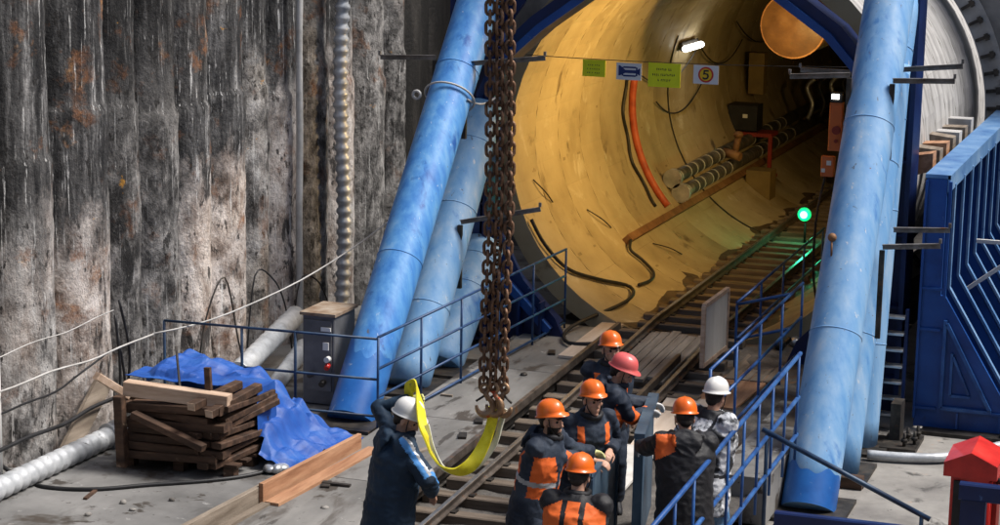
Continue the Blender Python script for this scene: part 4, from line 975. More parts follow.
# ------------------------------------------------------------------ chains, hooks and yellow sling
def chain(x, y, zb, zt, label, turn, hk):
    t = thing('lifting_chain', label, 'chain', (x, y, zt), 'lifting chains with hooks')
    mb = MB(); z = zb + .10; k = 0; p = .079
    while z < zt:
        a = R(turn + (90 if k % 2 else 0)); ux = V((math.cos(a), math.sin(a), 0)); path = []
        for j in range(14):
            q = 2 * math.pi * j / 14
            path.append(V((x + .012 * math.sin(z * 2.1), y, z)) + ux * (.033 * math.cos(q)) + V((0, 0, 1)) * (.034 * math.sin(q) + (.022 if math.sin(q) >= 0 else -.022)))
        mb.tube(path, .014, 7, closed=True); z += p; k += 1
    part('links', mb, 'rust', t)
    # eye sling hook
    mb = MB(); c = V((x, y, zb)); ha = R(hk); hx = V((math.cos(ha), math.sin(ha), 0)); up = V((0, 0, 1))
    mb.tube([c + up * .06 + hx * (.035 * math.cos(q)) + up * (.035 * math.sin(q)) for q in [2 * math.pi * j / 14 for j in range(14)]], .016, 8, closed=True)
    path, rs = [c + up * .03], [.022]
    for j in range(15):
        q = R(110) + R(250) * j / 14
        path.append(c + up * (-.085 + .075 * math.sin(q)) + hx * (.068 * math.cos(q))); rs.append(.021 + .009 * math.sin(j / 14 * math.pi) - (.010 * max(0, j - 9) / 5))
    mb.tube(path, rs, 10); h = part('hook', mb, 'hookm', t)
    mb = MB(); mb.tube([c + up * .0 + hx * .0, c + up * (-.05) + hx * .07], .010, 6); part('latch', mb, 'steel', h)
chain(-5.455, 15.10, 2.03, 6.1, 'rusty lifting chain and hook, leftmost of the three hanging together', 20, 190)
chain(-5.375, 15.10, 2.04, 6.1, 'rusty lifting chain and hook, middle of the three hanging together', 60, 170)
chain(-5.295, 15.12, 2.04, 6.1, 'rusty lifting chain and hook, rightmost of the three hanging together', 35, -15)
def ribbon(pts, w_, th, upv=(0, 0, 1), sub=6):
    mb = MB(); P_ = smoothpath(pts, sub); n = len(P_); vs = []
    for i, p in enumerate(P_):
        tn = (P_[min(i + 1, n - 1)] - P_[max(i - 1, 0)]).normalized(); side = tn.cross(V(upv)); side = side.normalized() if side.length > .05 else V((0, 1, 0)); nn = side.cross(tn)
        tw = .55 * math.sin(i / n * 9.0 + .3)
        sd = side * math.cos(tw) + nn * math.sin(tw); nn2 = sd.cross(tn)
        for a, b in ((-1, -1), (1, -1), (1, 1), (-1, 1)): vs.append(p + sd * (a * w_ / 2) + nn2 * (b * th / 2))
    fs = [[i * 4 + j, i * 4 + (j + 1) % 4, (i + 1) * 4 + (j + 1) % 4, (i + 1) * 4 + j] for i in range(n - 1) for j in range(4)] + [[0, 1, 2, 3], [n * 4 - 1, n * 4 - 2, n * 4 - 3, n * 4 - 4]]
    return mb.add(vs, fs, 0, False)
t = thing('webbing_sling', 'bright yellow webbing sling looped from the hooks to the white helmeted man', 'sling', (-5.73, 15.1, 1.5))
part('strap', ribbon([(-6.38, 15.78, 1.72), (-6.37, 15.74, 1.84), (-6.30, 15.72, 1.88), (-6.20, 15.55, 1.84), (-6.06, 15.25, 1.76), (-5.955, 15.06, 1.66), (-5.86, 14.98, 1.53), (-5.76, 14.95, 1.44), (-5.63, 14.97, 1.41), (-5.52, 15.01, 1.48), (-5.44, 15.07, 1.64), (-5.40, 15.12, 1.80), (-5.385, 15.12, 1.93)], .11, .012, (.15, .75, .6), 16), 'sling', t)
part('return_strap', ribbon([(-5.97, 15.14, 1.72), (-5.90, 15.08, 1.55), (-5.79, 15.04, 1.41), (-5.64, 15.04, 1.37), (-5.50, 15.07, 1.44), (-5.38, 15.12, 1.62), (-5.33, 15.15, 1.80), (-5.30, 15.14, 1.93)], .05, .012, (.1, .8, .5), 16), 'slingw', t)
# wire tie round the tall left strut
mb = MB(); c = V((-9.1, 23.72, 3.40)); d = V((0, 5.23, 5.95)).normalized(); x = V((1, 0, 0)); zz = d.cross(x)
mb.tube([c + (x * math.cos(q) + zz * math.sin(q)) * .315 for q in [2 * math.pi * j / 30 for j in range(30)]], .014, 6, closed=True); mb.tube(catenary(c + V((.28, -.12, 0)), (-8.75, 24.9, 3.5), .15), .012, 6)
mb.tube([c + V((-.36, -.2, .03)) + V((math.cos(q) * .05, 0, math.sin(q) * .05)) for q in [2 * math.pi * j / 12 for j in range(12)]], .018, 6, closed=True)
solo('wire_tie', mb, 'wirewhite', 'wire tie with an eye looped round the tall left strut', 'wire')
mb = MB(); p = V((-4.0, 22.20, 2.28)); mb.ell(p, (.05, .045, .05)); mb.tube([p + V((0, -.02, -.03)), p + V((.01, -.05, -.2))], .012, 6); solo('strut_lug', mb, 'brownbeam', 'small rusty lug on the face of the big right strut', 'lug')

# red machine and hose on the right floor
t = thing('red_machine', 'red sheet steel machine with a gabled top on the right floor', 'machine', (-1.95, 18.7, -.4))
mb = MB(); mb.box((-1.96, 18.75, .22), (.36, .46, 1.24), bev=.015); part('body', mb, 'red', t)
mb = MB(); mb.prism([(-2.20, .82), (-1.72, .82), (-1.72, .95), (-1.96, 1.06), (-2.20, .95)], 1, 18.44, 19.08); part('hood', mb, 'red', t)
mb = MB(); mb.box((-2.05, 18.51, .52), (.12, .02, .5)); mb.tube([(-1.75, 18.7, .75), (-1.68, 18.7, .75)], .03, 8); mb.tube([(-1.75, 18.7, .6), (-1.6, 18.62, .66)], .02, 8); part('fittings', mb, 'black', t)
mb = MB(); mb.box((-1.76, 18.9, .3), (.05, .3, .9)); part('side_rib', mb, 'redframe', t)
mb = MB(); mb.tube(smoothpath([(-3.6, 22.9, -.33), (-3.2, 22.95, -.33), (-2.8, 23.1, -.33), (-2.45, 23.5, -.33), (-2.1, 24.0, -.32), (-1.7, 24.2, -.3)], 6), .055, 12); solo('silver_hose', mb, 'ductfoil', 'silver hose lying across the right floor behind the red machine', 'hose')

# steel panels the men are holding
t = thing('shutter', 'blue grey steel panel held upright by the men, left one', 'panel', (-5.05, 17.2, 0))
mb = MB(); mb.bar((-4.97, 16.5, .52), (-5.13, 17.8, .52), .03, .96); part('sheet', mb, 'panel', t)
mb = MB(); mb.bar((-4.97, 16.48, 1.01), (-5.13, 17.82, 1.01), .05, .03); mb.bar((-5.13, 17.81, .03), (-5.13, 17.81, 1.0), .06, .05); mb.bar((-4.97, 16.49, .03), (-4.97, 16.49, 1.0), .06, .05); part('edge_frame', mb, 'panel', t)
t = thing('shutter', 'narrow blue grey steel panel gripped by the white gloved man, right one', 'panel', (-5.0, 18.2, 0))
mb = MB(); mb.bar((-4.80, 17.45, .60), (-5.08, 18.9, .60), .03, 1.10); part('sheet', mb, 'panel', t)
mb = MB(); mb.bar((-4.80, 17.43, 1.16), (-5.08, 18.92, 1.16), .10, .05); mb.bar((-4.80, 17.44, .03), (-4.80, 17.44, 1.13), .09, .06); part('edge_frame', mb, 'panel', t)

# ================================================================== PEOPLE
UP = V((0, 0, 1))
def remeshed(name, mb, mats, voxel, smooth=2, wr=0.0, wscale=1.0, slot=None, seed=0, folds=None):
    """fuse overlapping closed tubes into one continuous skin"""
    me = bpy.data.meshes.new('tmp'); me.from_pydata([tuple(p) for p in mb.v], [], mb.f)
    bm = bmesh.new(); bm.from_mesh(me); bmesh.ops.recalc_face_normals(bm, faces=bm.faces); bm.to_mesh(me); bm.free()
    o = bpy.data.objects.new('tmp', me); COL.objects.link(o)
    r = o.modifiers.new('r', 'REMESH'); r.mode = 'VOXEL'; r.voxel_size = voxel; r.use_smooth_shade = True
    if smooth: s_ = o.modifiers.new('s', 'SMOOTH'); s_.factor = .5; s_.iterations = smooth
    dg = bpy.context.evaluated_depsgraph_get(); out = bpy.data.meshes.new_from_object(o.evaluated_get(dg)); out.name = name
    bpy.data.objects.remove(o); bpy.data.meshes.remove(me)
    out.materials.clear()
    for m in mats: out.materials.append(M[m])
    if wr:
        nr = [v.normal.copy() for v in out.vertices]
        for v, n in zip(out.vertices, nr):
            p = v.co * wscale + V((seed * 7.3, 0, 0))
            d = NZ.noise(V((p.x * 5, p.y * 5, p.z * 8))) * .7 + (1 - 2 * abs(NZ.noise(V((p.x * 9 + p.z * 4, p.y * 9, p.z * 14))))) * .45 + NZ.noise(p * 22) * .18
            v.co += n * d * wr
    if slot and len(mats) > 1:
        for f in out.polygons: f.material_index = slot(f.center)
    for f in out.polygons: f.use_smooth = True
    out.update(); return out

def rotm(fwd, up):
    f = V(fwd).normalized(); r = f.cross(V(up)).normalized(); u = r.cross(f)
    return Matrix((r, f, u)).transposed()

def hand_tubes(mb, w, d, n, side, fat=0.0, curl=1.0, sc=1.0):
    """palm and five fingers from wrist w along d, palm facing n; side = +1 right, -1 left"""
    d = V(d).normalized(); n = V(n); n = (n - d * n.dot(d)).normalized(); s_ = d.cross(n) * side
    w = V(w)
    mb.loft([(w - d * .03, s_ * (.026 + fat), n * (.022 + fat)), (w, s_ * (.028 + fat), n * (.021 + fat)), (w + d * .03 * sc, s_ * (.038 + fat), n * (.018 + fat)),
             (w + d * .075 * sc, s_ * (.042 + fat), n * (.015 + fat)), (w + d * .092 * sc, s_ * (.038 + fat), n * (.012 + fat))], 14)
    for k, (off, ln) in enumerate(((-.030, .072), (-.010, .082), (.011, .077), (.030, .060))):
        b = w + d * .078 * sc + s_ * off; pts = [b]; dr = d.copy(); a = .35 * curl
        for seg in (.42, .33, .27):
            dr = (dr * math.cos(a) + n * math.sin(a)).normalized(); pts.append(pts[-1] + dr * ln * seg * sc); a = .62 * curl
            # next bend continues in the plane of dr and n
        mb.tube(pts, [.0095 + fat, .009 + fat, .0083 + fat, .0070 + fat], 8)
        mb.ell(pts[-1], [.0072 + fat] * 3, n=8, k=6)
    b = w + d * .022 * sc - s_ * .030; t1 = (d * .55 - s_ * .65 + n * .35).normalized(); t2 = (d * .85 - s_ * .10 + n * .5).normalized()
    pts = [b, b + t1 * .038 * sc, b + t1 * .038 * sc + t2 * .032 * sc, b + t1 * .038 * sc + t2 * .032 * sc + (t2 + n * .4).normalized() * .024 * sc]
    mb.tube(pts, [.014 + fat, .012 + fat, .0105 + fat, .008 + fat], 8); mb.ell(pts[-1], [.0085 + fat] * 3, n=8, k=6)

def ik(sh, tgt, l1, l2, hint):
    sh, tgt = V(sh), V(tgt); d = tgt - sh; L_ = d.length
    if L_ > (l1 + l2) * .985: tgt = sh + d.normalized() * (l1 + l2) * .985; d = tgt - sh; L_ = d.length
    a = (l1 * l1 - l2 * l2 + L_ * L_) / (2 * L_); h = math.sqrt(max(0, l1 * l1 - a * a)); u = d.normalized()
    hv = V(hint); hv = (hv - u * hv.dot(u)).normalized()
    return sh + u * a + hv * h, tgt

def person(label, pos, head_deg, lean=8, hz=0.92, look=(0, -15), hands=(None, None), hints=(None, None), palms=(None, None), pattern='navy', jacket=('navy',),
           helmet='h_orange', visor=0, gloves=(None, None), trousers='navy2', hood=True, beard=False, hair=True, collar=None, scale=1.05, hem=.66, seed=0, side=0, stance=.0, bulk=1.12):
    pass
    pos = V(pos); a = R(head_deg); f = V((math.cos(a), math.sin(a), 0)); r = V((math.sin(a), -math.cos(a), 0))
    S_ = scale
    def W_(x, y, z): return pos + r * x * S_ + f * y * S_ + UP * z * S_
    root = thing('person', label, 'person', pos, 'men in helmets at work on the track')
    ln, sd = R(lean), R(side)
    sp = (UP * math.cos(ln) * math.cos(sd) + f * math.sin(ln) + r * math.sin(sd)).normalized()
    fw = (f * math.cos(ln) - UP * math.sin(ln)).normalized(); rr_ = fw.cross(sp).normalized(); fw = sp.cross(rr_)
    hip = W_(0, -.10 * math.sin(ln), hz)
    def T(h, x=0, y=0): return hip + sp * h * S_ + rr_ * x * S_ + fw * y * S_
    # limbs
    sh = {1: T(.50, .185, -.01), -1: T(.50, -.185, -.01)}
    arms = {}
    for i, sg in ((0, 1), (1, -1)):
        tgt = hands[i]
        if tgt is None: tgt = T(-.02, sg * .27, .14)
        hint = hints[i] if hints[i] is not None else (r * sg * .5 - UP * .8 - f * .35)
        el, wr_ = ik(sh[sg], tgt, .30 * S_, .275 * S_, hint); arms[sg] = (sh[sg], el, wr_)
    legs = {}
    for sg in (1, -1):
        hp = hip + r * sg * .095 * S_; ft = W_(sg * .12, -.02 + stance * sg, .085)
        kn, an = ik(hp, ft, .43 * S_, .44 * S_, f); legs[sg] = (hp, kn, an)
    # head frame
    ya, pi_ = R(look[0]), R(look[1])
    hf = (f * math.cos(ya) + r * math.sin(ya)); hf = (hf * math.cos(pi_) + UP * math.sin(pi_)).normalized()
    hr = hf.cross(UP).normalized(); hu = hr.cross(hf)
    neck = T(.545, 0, .0); hc = neck + (sp * .5 + UP * .5).normalized() * .10 * S_ + hu * .045 * S_ + hf * .02 * S_
    HR = Matrix((hr, hf, hu)).transposed()
    def Hd(x, y, z): return hc + (hr * x + hf * y + hu * z) * S_
    # ---- body: one continuous surface
    b = MB()
    b.ell(Hd(0, -.012, .03), (.074 * S_, .094 * S_, .092 * S_), HR, 20, 14)
    b.loft([(Hd(0, .012, .02), hr * .064, hf * .080), (Hd(0, .022, -.03), hr * .060, hf * .072), (Hd(0, .034, -.075), hr * .046, hf * .056), (Hd(0, .044, -.112), hr * .026, hf * .034)], 18)
    b.loft([(Hd(0, .094, .012), hr * .008, hf * .010), (Hd(0, .104, -.018), hr * .012, hf * .014), (Hd(0, .107, -.036), hr * .016, hf * .017), (Hd(0, .098, -.046), hr * .011, hf * .010)], 10)     # nose
    b.ell(Hd(0, .083, .024), (.05, .014, .009), HR, 12, 6)                                   # brow
    b.ell(Hd(0, .086, -.068), (.023, .010, .006), HR, 10, 6); b.ell(Hd(0, .084, -.080), (.020, .010, .007), HR, 10, 6)    # lips
    b.ell(Hd(0, .076, -.108), (.022, .016, .016), HR, 10, 6)                                # chin
    for s_ in (1, -1): b.ell(Hd(s_ * .076, -.008, -.012), (.010, .021, .034), HR, 10, 8); b.ell(Hd(s_ * .048, .058, -.02), (.020, .020, .018), HR, 10, 6)
    b.loft([(Hd(0, -.012, -.05), hr * .052, hf * .056), (neck, rr_ * .056, fw * .058), (T(.47), rr_ * .075, fw * .065)], 16)
    b.loft([(T(-.08), rr_ * .14, fw * .09), (T(.1), rr_ * .135, fw * .09), (T(.35), rr_ * .16, fw * .10), (T(.47), rr_ * .15, fw * .08), (T(.53), rr_ * .07, fw * .06)], 20)
    for sg in (1, -1):
        s0, e0, w0 = arms[sg]; b.tube([s0, e0, w0], [.055, .044, .03], 12); b.ell(s0, (.06, .06, .06)); b.ell(e0, (.044,) * 3)
        h0, k0, a0 = legs[sg]; b.tube([h0, k0, a0], [.085, .058, .04], 12); b.ell(h0, (.09,) * 3); b.ell(k0, (.058,) * 3)
        b.tube([a0, a0 - UP * .05, a0 - UP * .055 + f * .14], [.04, .04, .028], 10)
        hd = (w0 - e0).normalized(); pn = palms[0 if sg == 1 else 1]
        if pn is None: pn = (-r * sg * .5 - UP * .6 + f * .2)
        hand_tubes(b, w0 + hd * .01, hd + V((0, 0, -.15)), pn, sg)
    eyes = [Hd(s_ * .031, .083, .004) for s_ in (1, -1)]
    def bslot(c):
        c = c + V((0, 0, 0))
        for e in eyes:
            if (c - e).length < .0135: return 1
        q = HR.transposed() @ (c - hc)
        if abs(q.x) < .036 and q.y > .06 and .021 < q.z < .034: return 2
        if beard and q.z < -.045 and q.y > -.01 and q.length < .17 and not (abs(q.x) < .02 and -.088 < q.z < -.062): return 2
        return 0
    me = remeshed('body', b, ['skin', 'eye', 'hair'], .0075, 2, slot=bslot)
    me.transform(Matrix.Translation(-pos)); link('body', me, (0, 0, 0), root)
    if hair:
        h_ = MB(); h_.ell(Hd(0, -.036, .018), (.080 * S_, .086 * S_, .080 * S_), HR, 20, 12)
        h_.ell(Hd(0, -.062, -.03), (.060, .042, .055), HR, 14, 8); part('hair', h_, 'hair', root)
    # ---- helmet: shell, brim, peak and crest ridges
    h_ = MB(); n = 40; vs = []
    ht = R(11); hy = hf * math.cos(ht) + hu * math.sin(ht); hz_ = hu * math.cos(ht) - hf * math.sin(ht)
    def He(x, y, z): return Hd(0, -.010, .056) + (hr * x + hy * y + hz_ * z) * S_
    prof = [(1.13, -.012), (1.12, -.004), (1.0, .0), (1.0, .022), (.96, .050), (.86, .078), (.70, .100), (.48, .116), (.22, .124)]
    vdir = R(visor)
    for (q, z) in prof:
        for j in range(n):
            t_ = 2 * math.pi * j / n; cx, cy = math.sin(t_), math.cos(t_); ax, ay = .103, .126
            k = q
            if q > 1.05: k = 1.03 + (q - 1.03) * (1 + 2.3 * max(0, math.cos(t_ - vdir)) ** 3)
            zz = z - (.014 * max(0, math.cos(t_ - vdir)) ** 3 if q > 1.05 else 0)
            rdg = .0045 * (abs(cx) < .22) if .2 < q < 1 else 0
            vs.append(He(cx * ax * k, cy * ay * k, zz + rdg))
    vs.append(He(0, 0, .128))
    fs = [[i * n + j, i * n + (j + 1) % n, (i + 1) * n + (j + 1) % n, (i + 1) * n + j] for i in range(len(prof) - 1) for j in range(n)]
    top = len(prof) * n; fs += [[(len(prof) - 1) * n + j, (len(prof) - 1) * n + (j + 1) % n, top] for j in range(n)]
    h_.add(vs, fs, 0, True)
    hel = part('helmet', h_, helmet, root)
    h_ = MB(); cr = []
    for k in range(9):
        t_ = R(-62 + k * 15.5); cr.append(He(0, math.sin(t_) * .115, .010 + .114 * math.cos(t_)))
    h_.tube(cr, .008, 8); part('crest', h_, helmet, hel)
    h_ = MB()
    for s_ in (1, -1): h_.tube(smoothpath([Hd(s_ * .078, .03, .03), Hd(s_ * .070, .045, -.05), Hd(s_ * .03, .07, -.115)], 4), .005, 6)
    part('chin_strap', h_, 'black', root)
    # ---- jacket
    j = MB(); B_ = bulk
    j.loft([(T(hem - hz - .01, 0, .01), rr_ * .205 * B_, fw * .165 * B_), (T(hem - hz + .05, 0, .01), rr_ * .212 * B_, fw * .172 * B_), (T(.08), rr_ * .200 * B_, fw * .160 * B_), (T(.22), rr_ * .207 * B_, fw * .160 * B_), (T(.38), rr_ * .222 * B_, fw * .160 * B_),
            (T(.48), rr_ * .205 * B_, fw * .132), (T(.535), rr_ * .135, fw * .105), (T(.575, 0, .01), rr_ * .098, fw * .095)], 26)
    for sg in (1, -1):
        s0, e0, w0 = arms[sg]; s1 = s0 - rr_ * sg * .03
        j.tube([s1, s0.lerp(e0, .35), e0, e0.lerp(w0, .5), w0.lerp(e0, .02)], [.078, .080, .073, .068, .056], 16)
        j.ell(s0 - sp * .012, (.081 * B_,) * 3); j.ell(e0, (.073,) * 3)
    hx = T(.50)
    if hood:
        j.loft([(T(.56, 0, -.10), rr_ * .115, sp * .055), (T(.52, 0, -.155), rr_ * .135, sp * .085), (T(.46, 0, -.185), rr_ * .110, sp * .075), (T(.40, 0, -.185), rr_ * .05, sp * .03)], 20)
        for s_ in (1, -1): j.tube([T(.53, s_ * .11, -.10), T(.56, s_ * .115, -.01), T(.53, s_ * .085, .08)], [.04, .036, .03], 10)
    inv = Matrix((rr_, fw, sp))      # rows: world -> torso frame
    AR = arms
    def jslot(c):
        q = inv @ (c - hip); q /= S_
        def armdist(sg):
            s0, e0, w0 = AR[sg]; best = 9
            for p0, p1 in ((s0, e0), (e0, w0)):
                dd = p1 - p0; t_ = max(0, min(1, (c - p0).dot(dd) / dd.length_squared)); best = min(best, (c - p0 - dd * t_).length)
            return best
        return pattern_slot(pattern, q, armdist, hood, c, AR, rr_, fw)
    me = remeshed('jacket', j, list(jacket), .0105, 2, .019, 1.0, jslot if len(jacket) > 1 else None, seed)
    me.transform(Matrix.Translation(-pos)); link('jacket', me, (0, 0, 0), root)
    # collar roll / scarf
    if collar:
        c_ = MB(); c_.tube([T(.568 + .014 * math.sin(t_) + .006 * math.sin(3 * t_), .082 * math.cos(t_), .012 + .080 * math.sin(t_)) for t_ in [2 * math.pi * k / 16 for k in range(16)]], [.024 + .004 * (k % 3) for k in range(16)], 10, closed=True); part('collar', c_, collar, root)
    # ---- trousers and boots
    t_ = MB()
    t_.loft([(hip - UP * .10, r * .15, f * .125), (hip, r * .175, f * .135), (hip + sp * .08, rr_ * .17, fw * .13)], 22)
    for sg in (1, -1):
        h0, k0, a0 = legs[sg]; t_.tube([h0 - UP * .02, h0.lerp(k0, .5), k0, k0.lerp(a0, .5), a0 + UP * .02], [.112, .100, .086, .082, .078], 16); t_.ell(k0, (.086,) * 3)
    me = remeshed('trousers', t_, [trousers], .012, 2, .011, 1.0, None, seed + 3); me.transform(Matrix.Translation(-pos)); link('trousers', me, (0, 0, 0), root)
    for sg in (1, -1):
        h0, k0, a0 = legs[sg]; bt = MB(); g0 = a0 - UP * .085 * S_
        bt.loft([(g0 + UP * .0 + f * .055, r * .052, f * .15), (g0 + UP * .035 + f * .055, r * .054, f * .148), (g0 + UP * .075 + f * .03, r * .05, f * .105), (g0 + UP * .12, r * .055, f * .065), (g0 + UP * .20, r * .058, f * .064)], 18); part('boot', bt, 'blackcl', root)
    for i, sg in ((0, 1), (1, -1)):
        if gloves[i]:
            s0, e0, w0 = arms[sg]; hd = (w0 - e0).normalized(); pn = palms[i]
            if pn is None: pn = (-r * sg * .5 - UP * .6 + f * .2)
            g_ = MB(); hand_tubes(g_, w0 + hd * .01, hd + V((0, 0, -.15)), pn, sg, .0045); g_.tube([w0 - hd * .05, w0 + hd * .01], [.040, .036], 12)
            me = remeshed('glove', g_, [gloves[i]], .005, 1); me.transform(Matrix.Translation(-pos)); link('glove', me, (0, 0, 0), root)
    return root

def pattern_slot(pt, q, armd, hood, c, AR, rr_, fw):
    x, y, h = q
    onhood = hood and h > .36 and y < -.125 and abs(x) < .15
    if pt == 'plain': return 0
    if pt == 'vest':                       # open orange vest with grey bands over a dark jacket
        if onhood or h > .535: return 0
        a = min(armd(1), armd(-1))
        if a < .098 and abs(x) > .155: return 0
        if h < .07 or h > .44: return 0
        if y < .02 and not (.05 < abs(x) < .175) and not (.17 < h < .215): return 0
        if h > .36 and abs(x) < .08: return 0
        if y > 0 and abs(x) < .028: return 0
        if h > .44: return 1 if .05 < abs(x) < .15 else 0
        if .17 < h < .215: return 2
        if y > .0 and h > .30 and abs(x) < .06: return 0
        return 1
    if pt == 'trim':                       # dark jacket with narrow orange strips
        if onhood or h > .50 or h < .05: return 0
        if .105 < abs(x) < .16 and min(armd(1), armd(-1)) > .07: return 1
        if .17 < h < .21 and abs(x) < .2: return 2
        return 0
    if pt == 'back':                       # orange yoke panels and grey band on the back
        if onhood: return 0
        a = min(armd(1), armd(-1))
        if y < .03:
            if abs(x) < .05 and .20 < h < .50: return 1
            if .25 < h < .30 and abs(x) < .24: return 2
            if .09 < abs(x) < .24 and .14 < h < .50 - .5 * max(0, abs(x) - .10) and a > .05: return 1
            if h < .05 and h > -.02: return 0
        else:
            if .05 < abs(x) < .2 and .1 < h < .4 and a > .08: return 1
        return 0
    if pt == 'shoulder':                   # black jacket, one orange patch on the left shoulder
        if -.25 < x < -.10 and .385 + .5 * (x + .17) < h < .56 and y < .06: return 1
        return 0
    if pt == 'stripe':                     # navy coat, light blue stripe down the right sleeve
        s0, e0, w0 = AR[1]; dd = w0 - s0
        for p0, p1, in ((s0, e0), (e0, w0)):
            d2 = p1 - p0; t_ = (c - p0).dot(d2) / d2.length_squared
            if -.25 < t_ <= 1.0:
                o_ = c - p0 - d2 * t_
                if o_.length < .12:
                    u = d2.normalized(); ref = (rr_ * .55 + UP * .8 - fw * .0); ref = (ref - u * ref.dot(u)).normalized(); cr = u.cross(ref)
                    ang = math.atan2(o_.dot(cr), o_.dot(ref))
                    if abs(ang) < .16: return 2
                    if .16 <= ang < .75: return 1
        return 0
    if pt == 'camo':                       # pale camouflage with black yoke and straps
        if onhood: return 1
        if h > .50 and y < .05 and abs(x) < .13: return 1
        if armd(1) < .1 and x > .2 and .3 < h < .44: return 1
        if y < 0 and abs(abs(x) - .12) < .018 and h > 0: return 1
        if .02 < h < .05: return 1
        return 0
    return 0

gz = .0
# A: navy coat, white helmet, arm raised to the sling
person('man in navy hooded coat and white helmet raising the yellow sling', (-6.36, 15.36, -.02), 38, lean=9, look=(34, -26), hands=((-6.03, 15.44, 1.06), (-6.36, 15.74, 1.74)),
       hints=((.9, -.7, -.5), (-.8, .3, .1)), palms=(None, (.3, -.5, .2)), pattern='stripe', jacket=('navy', 'ltblue', 'silver'), helmet='h_white', trousers='navy', gloves=(None, 'glove_y'), collar='navy', bulk=1.3, hem=.55, seed=1, scale=1.06)
# B: orange helmet, profile facing right, hands on the panel
person('bearded man in orange helmet and hi-vis vest reaching to the panel with a pale glove', (-5.40, 16.30, -.13), -8, lean=13, look=(12, 2), hands=((-5.03, 16.82, 1.06), (-5.10, 17.02, 1.08)),
       hints=((.1, -.5, -.8), (-.1, .4, -.6)), palms=((.6, .1, -.8), (.6, .1, -.8)), pattern='vest', jacket=('navy2', 'orange', 'silver'), gloves=('glove_y', 'glove_y'), beard=True, collar='blackcl', seed=2)
# C: back to the camera, orange panels on the back
person('man seen from behind in orange helmet with orange panels across his back', (-4.67, 15.06, -.24), 96, lean=16, hz=.88, look=(8, -20), hands=((-4.78, 16.0, .86), (-5.02, 15.98, .9)),
       pattern='back', jacket=('blackcl', 'orange', 'silver'), helmet='h_orange', seed=3, scale=1.07, bulk=1.2, hood=False, collar='blackcl')
# D: facing the camera and looking down
person('man in orange helmet facing the camera and looking down behind the bearded man', (-5.31, 17.30, -.14), -42, lean=18, look=(4, -2), hands=((-5.08, 16.98, 1.02), (-5.02, 17.25, 1.05)),
       pattern='trim', jacket=('navy2', 'orange', 'silver'), seed=4, hood=False, collar='blackcl')
# E: farthest, facing the camera
person('man in orange helmet and dark jacket, farthest along the track, facing the camera', (-5.58, 19.0, -.10), -62, lean=11, look=(-6, 2), hands=((-5.35, 18.85, .95), (-5.75, 18.75, .9)),
       pattern='trim', jacket=('navy2', 'orange', 'silver'), seed=5, hood=False, collar='blackcl')
# F: faded red helmet, turned away, white glove on the right panel
person('man in faded red helmet turned away with a white glove on the panel', (-5.38, 18.12, -.10), 22, lean=17, look=(18, -28), hands=((-5.00, 18.42, 1.12), (-5.06, 18.75, 1.12)),
       hints=((.1, -.4, -.8), (0, .5, -.6)), palms=((.5, 0, -.8), (.5, 0, -.8)), pattern='vest', jacket=('navy2', 'orange', 'silver'), helmet='h_pink', gloves=('glove_w', 'glove_w'), seed=6, collar='navy2')
# G: black jacket from behind, orange shoulder patch
person('man seen from behind in orange helmet and black hooded jacket with one orange shoulder patch', (-4.20, 16.78, -.15), 112, lean=13, look=(0, -22), hands=((-4.55, 17.4, 1.0), (-4.80, 17.33, 1.08)),
       hints=((.6, 0, -.6), (-.7, -.3, -.5)), palms=(None, (.3, .4, -.6)), pattern='shoulder', jacket=('blackcl', 'orange'), gloves=('glove_g', 'glove_g'), trousers='blackcl', bulk=1.22, hem=.6, seed=7, visor=0)
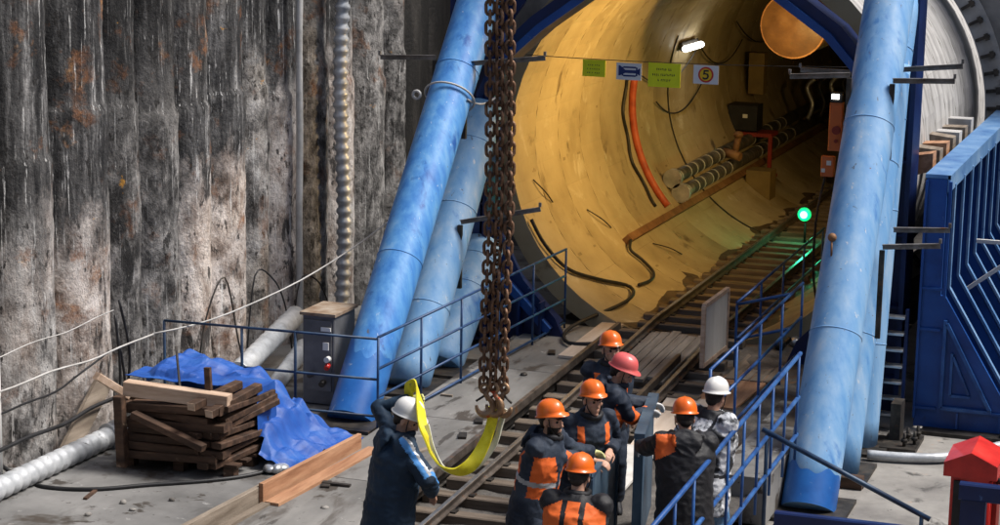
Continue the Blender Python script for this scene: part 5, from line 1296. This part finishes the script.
# H: white helmet, camouflage jacket and jeans
person('man in white helmet, white and grey camouflage jacket and jeans beside the blue railing', (-4.27, 17.80, -.20), 62, lean=9, look=(-12, -18), hands=((-4.15, 18.25, 1.0), (-4.5, 18.3, 1.05)),
       pattern='camo', jacket=('camo', 'blackcl'), helmet='h_white', trousers='jean', seed=8, bulk=1.32, hem=.62, hood=False)

# ================================================================== CAMERA, LIGHT, WORLD
F_ = 2060.0
Yv = V((750, 382, F_)); Zv = V((200, 10740, -F_)).normalized(); Yv = (Yv - Zv * Yv.dot(Zv)).normalized(); Xv = Zv.cross(Yv) * -1
if Xv.x < 0: Xv = -Xv
rot = Matrix(((Xv.x, Xv.y, -Xv.z), (Yv.x, Yv.y, -Yv.z), (Zv.x, Zv.y, -Zv.z)))
cd = bpy.data.cameras.new('camera'); cam = bpy.data.objects.new('camera', cd); COL.objects.link(cam)
cam.matrix_world = Matrix.Translation((0, 0, 6.2)) @ rot.to_4x4()
cd.sensor_width = 36; cd.lens = 36 * F_ / 1000; cd.clip_end = 1500; cd.clip_start = .1
S.camera = cam
SUN_EL, SUN_AZ = 56, 72      # soft daylight falling into the pit from the right
sl = bpy.data.lights.new('sun', 'SUN'); sl.energy = 3.6; sl.angle = R(18); sl.color = (1, .97, .93)
so = bpy.data.objects.new('sun', sl); COL.objects.link(so)
dirv = V((math.sin(R(SUN_AZ)) * math.cos(R(SUN_EL)), math.cos(R(SUN_AZ)) * math.cos(R(SUN_EL)), math.sin(R(SUN_EL))))
so.rotation_euler = dirv.to_track_quat('Z', 'Y').to_euler(); so.location = dirv * 60
W = bpy.data.worlds.new('World'); S.world = W; W.use_nodes = True
nt = W.node_tree; sky = nt.nodes.new('ShaderNodeTexSky'); sky.sky_type = 'NISHITA'; sky.sun_disc = False
sky.sun_elevation = R(SUN_EL); sky.sun_rotation = R(SUN_AZ); sky.air_density = 1.0; sky.dust_density = 4.0; sky.ozone_density = .6
bg = nt.nodes['Background']; bg.inputs['Strength'].default_value = .105; nt.links.new(sky.outputs[0], bg.inputs['Color'])
S.view_settings.view_transform = 'Standard'; S.view_settings.look = 'None'; S.view_settings.gamma = 1; S.view_settings.use_curve_mapping = False
S.view_settings.exposure = 0.3
S.render.engine = 'CYCLES'
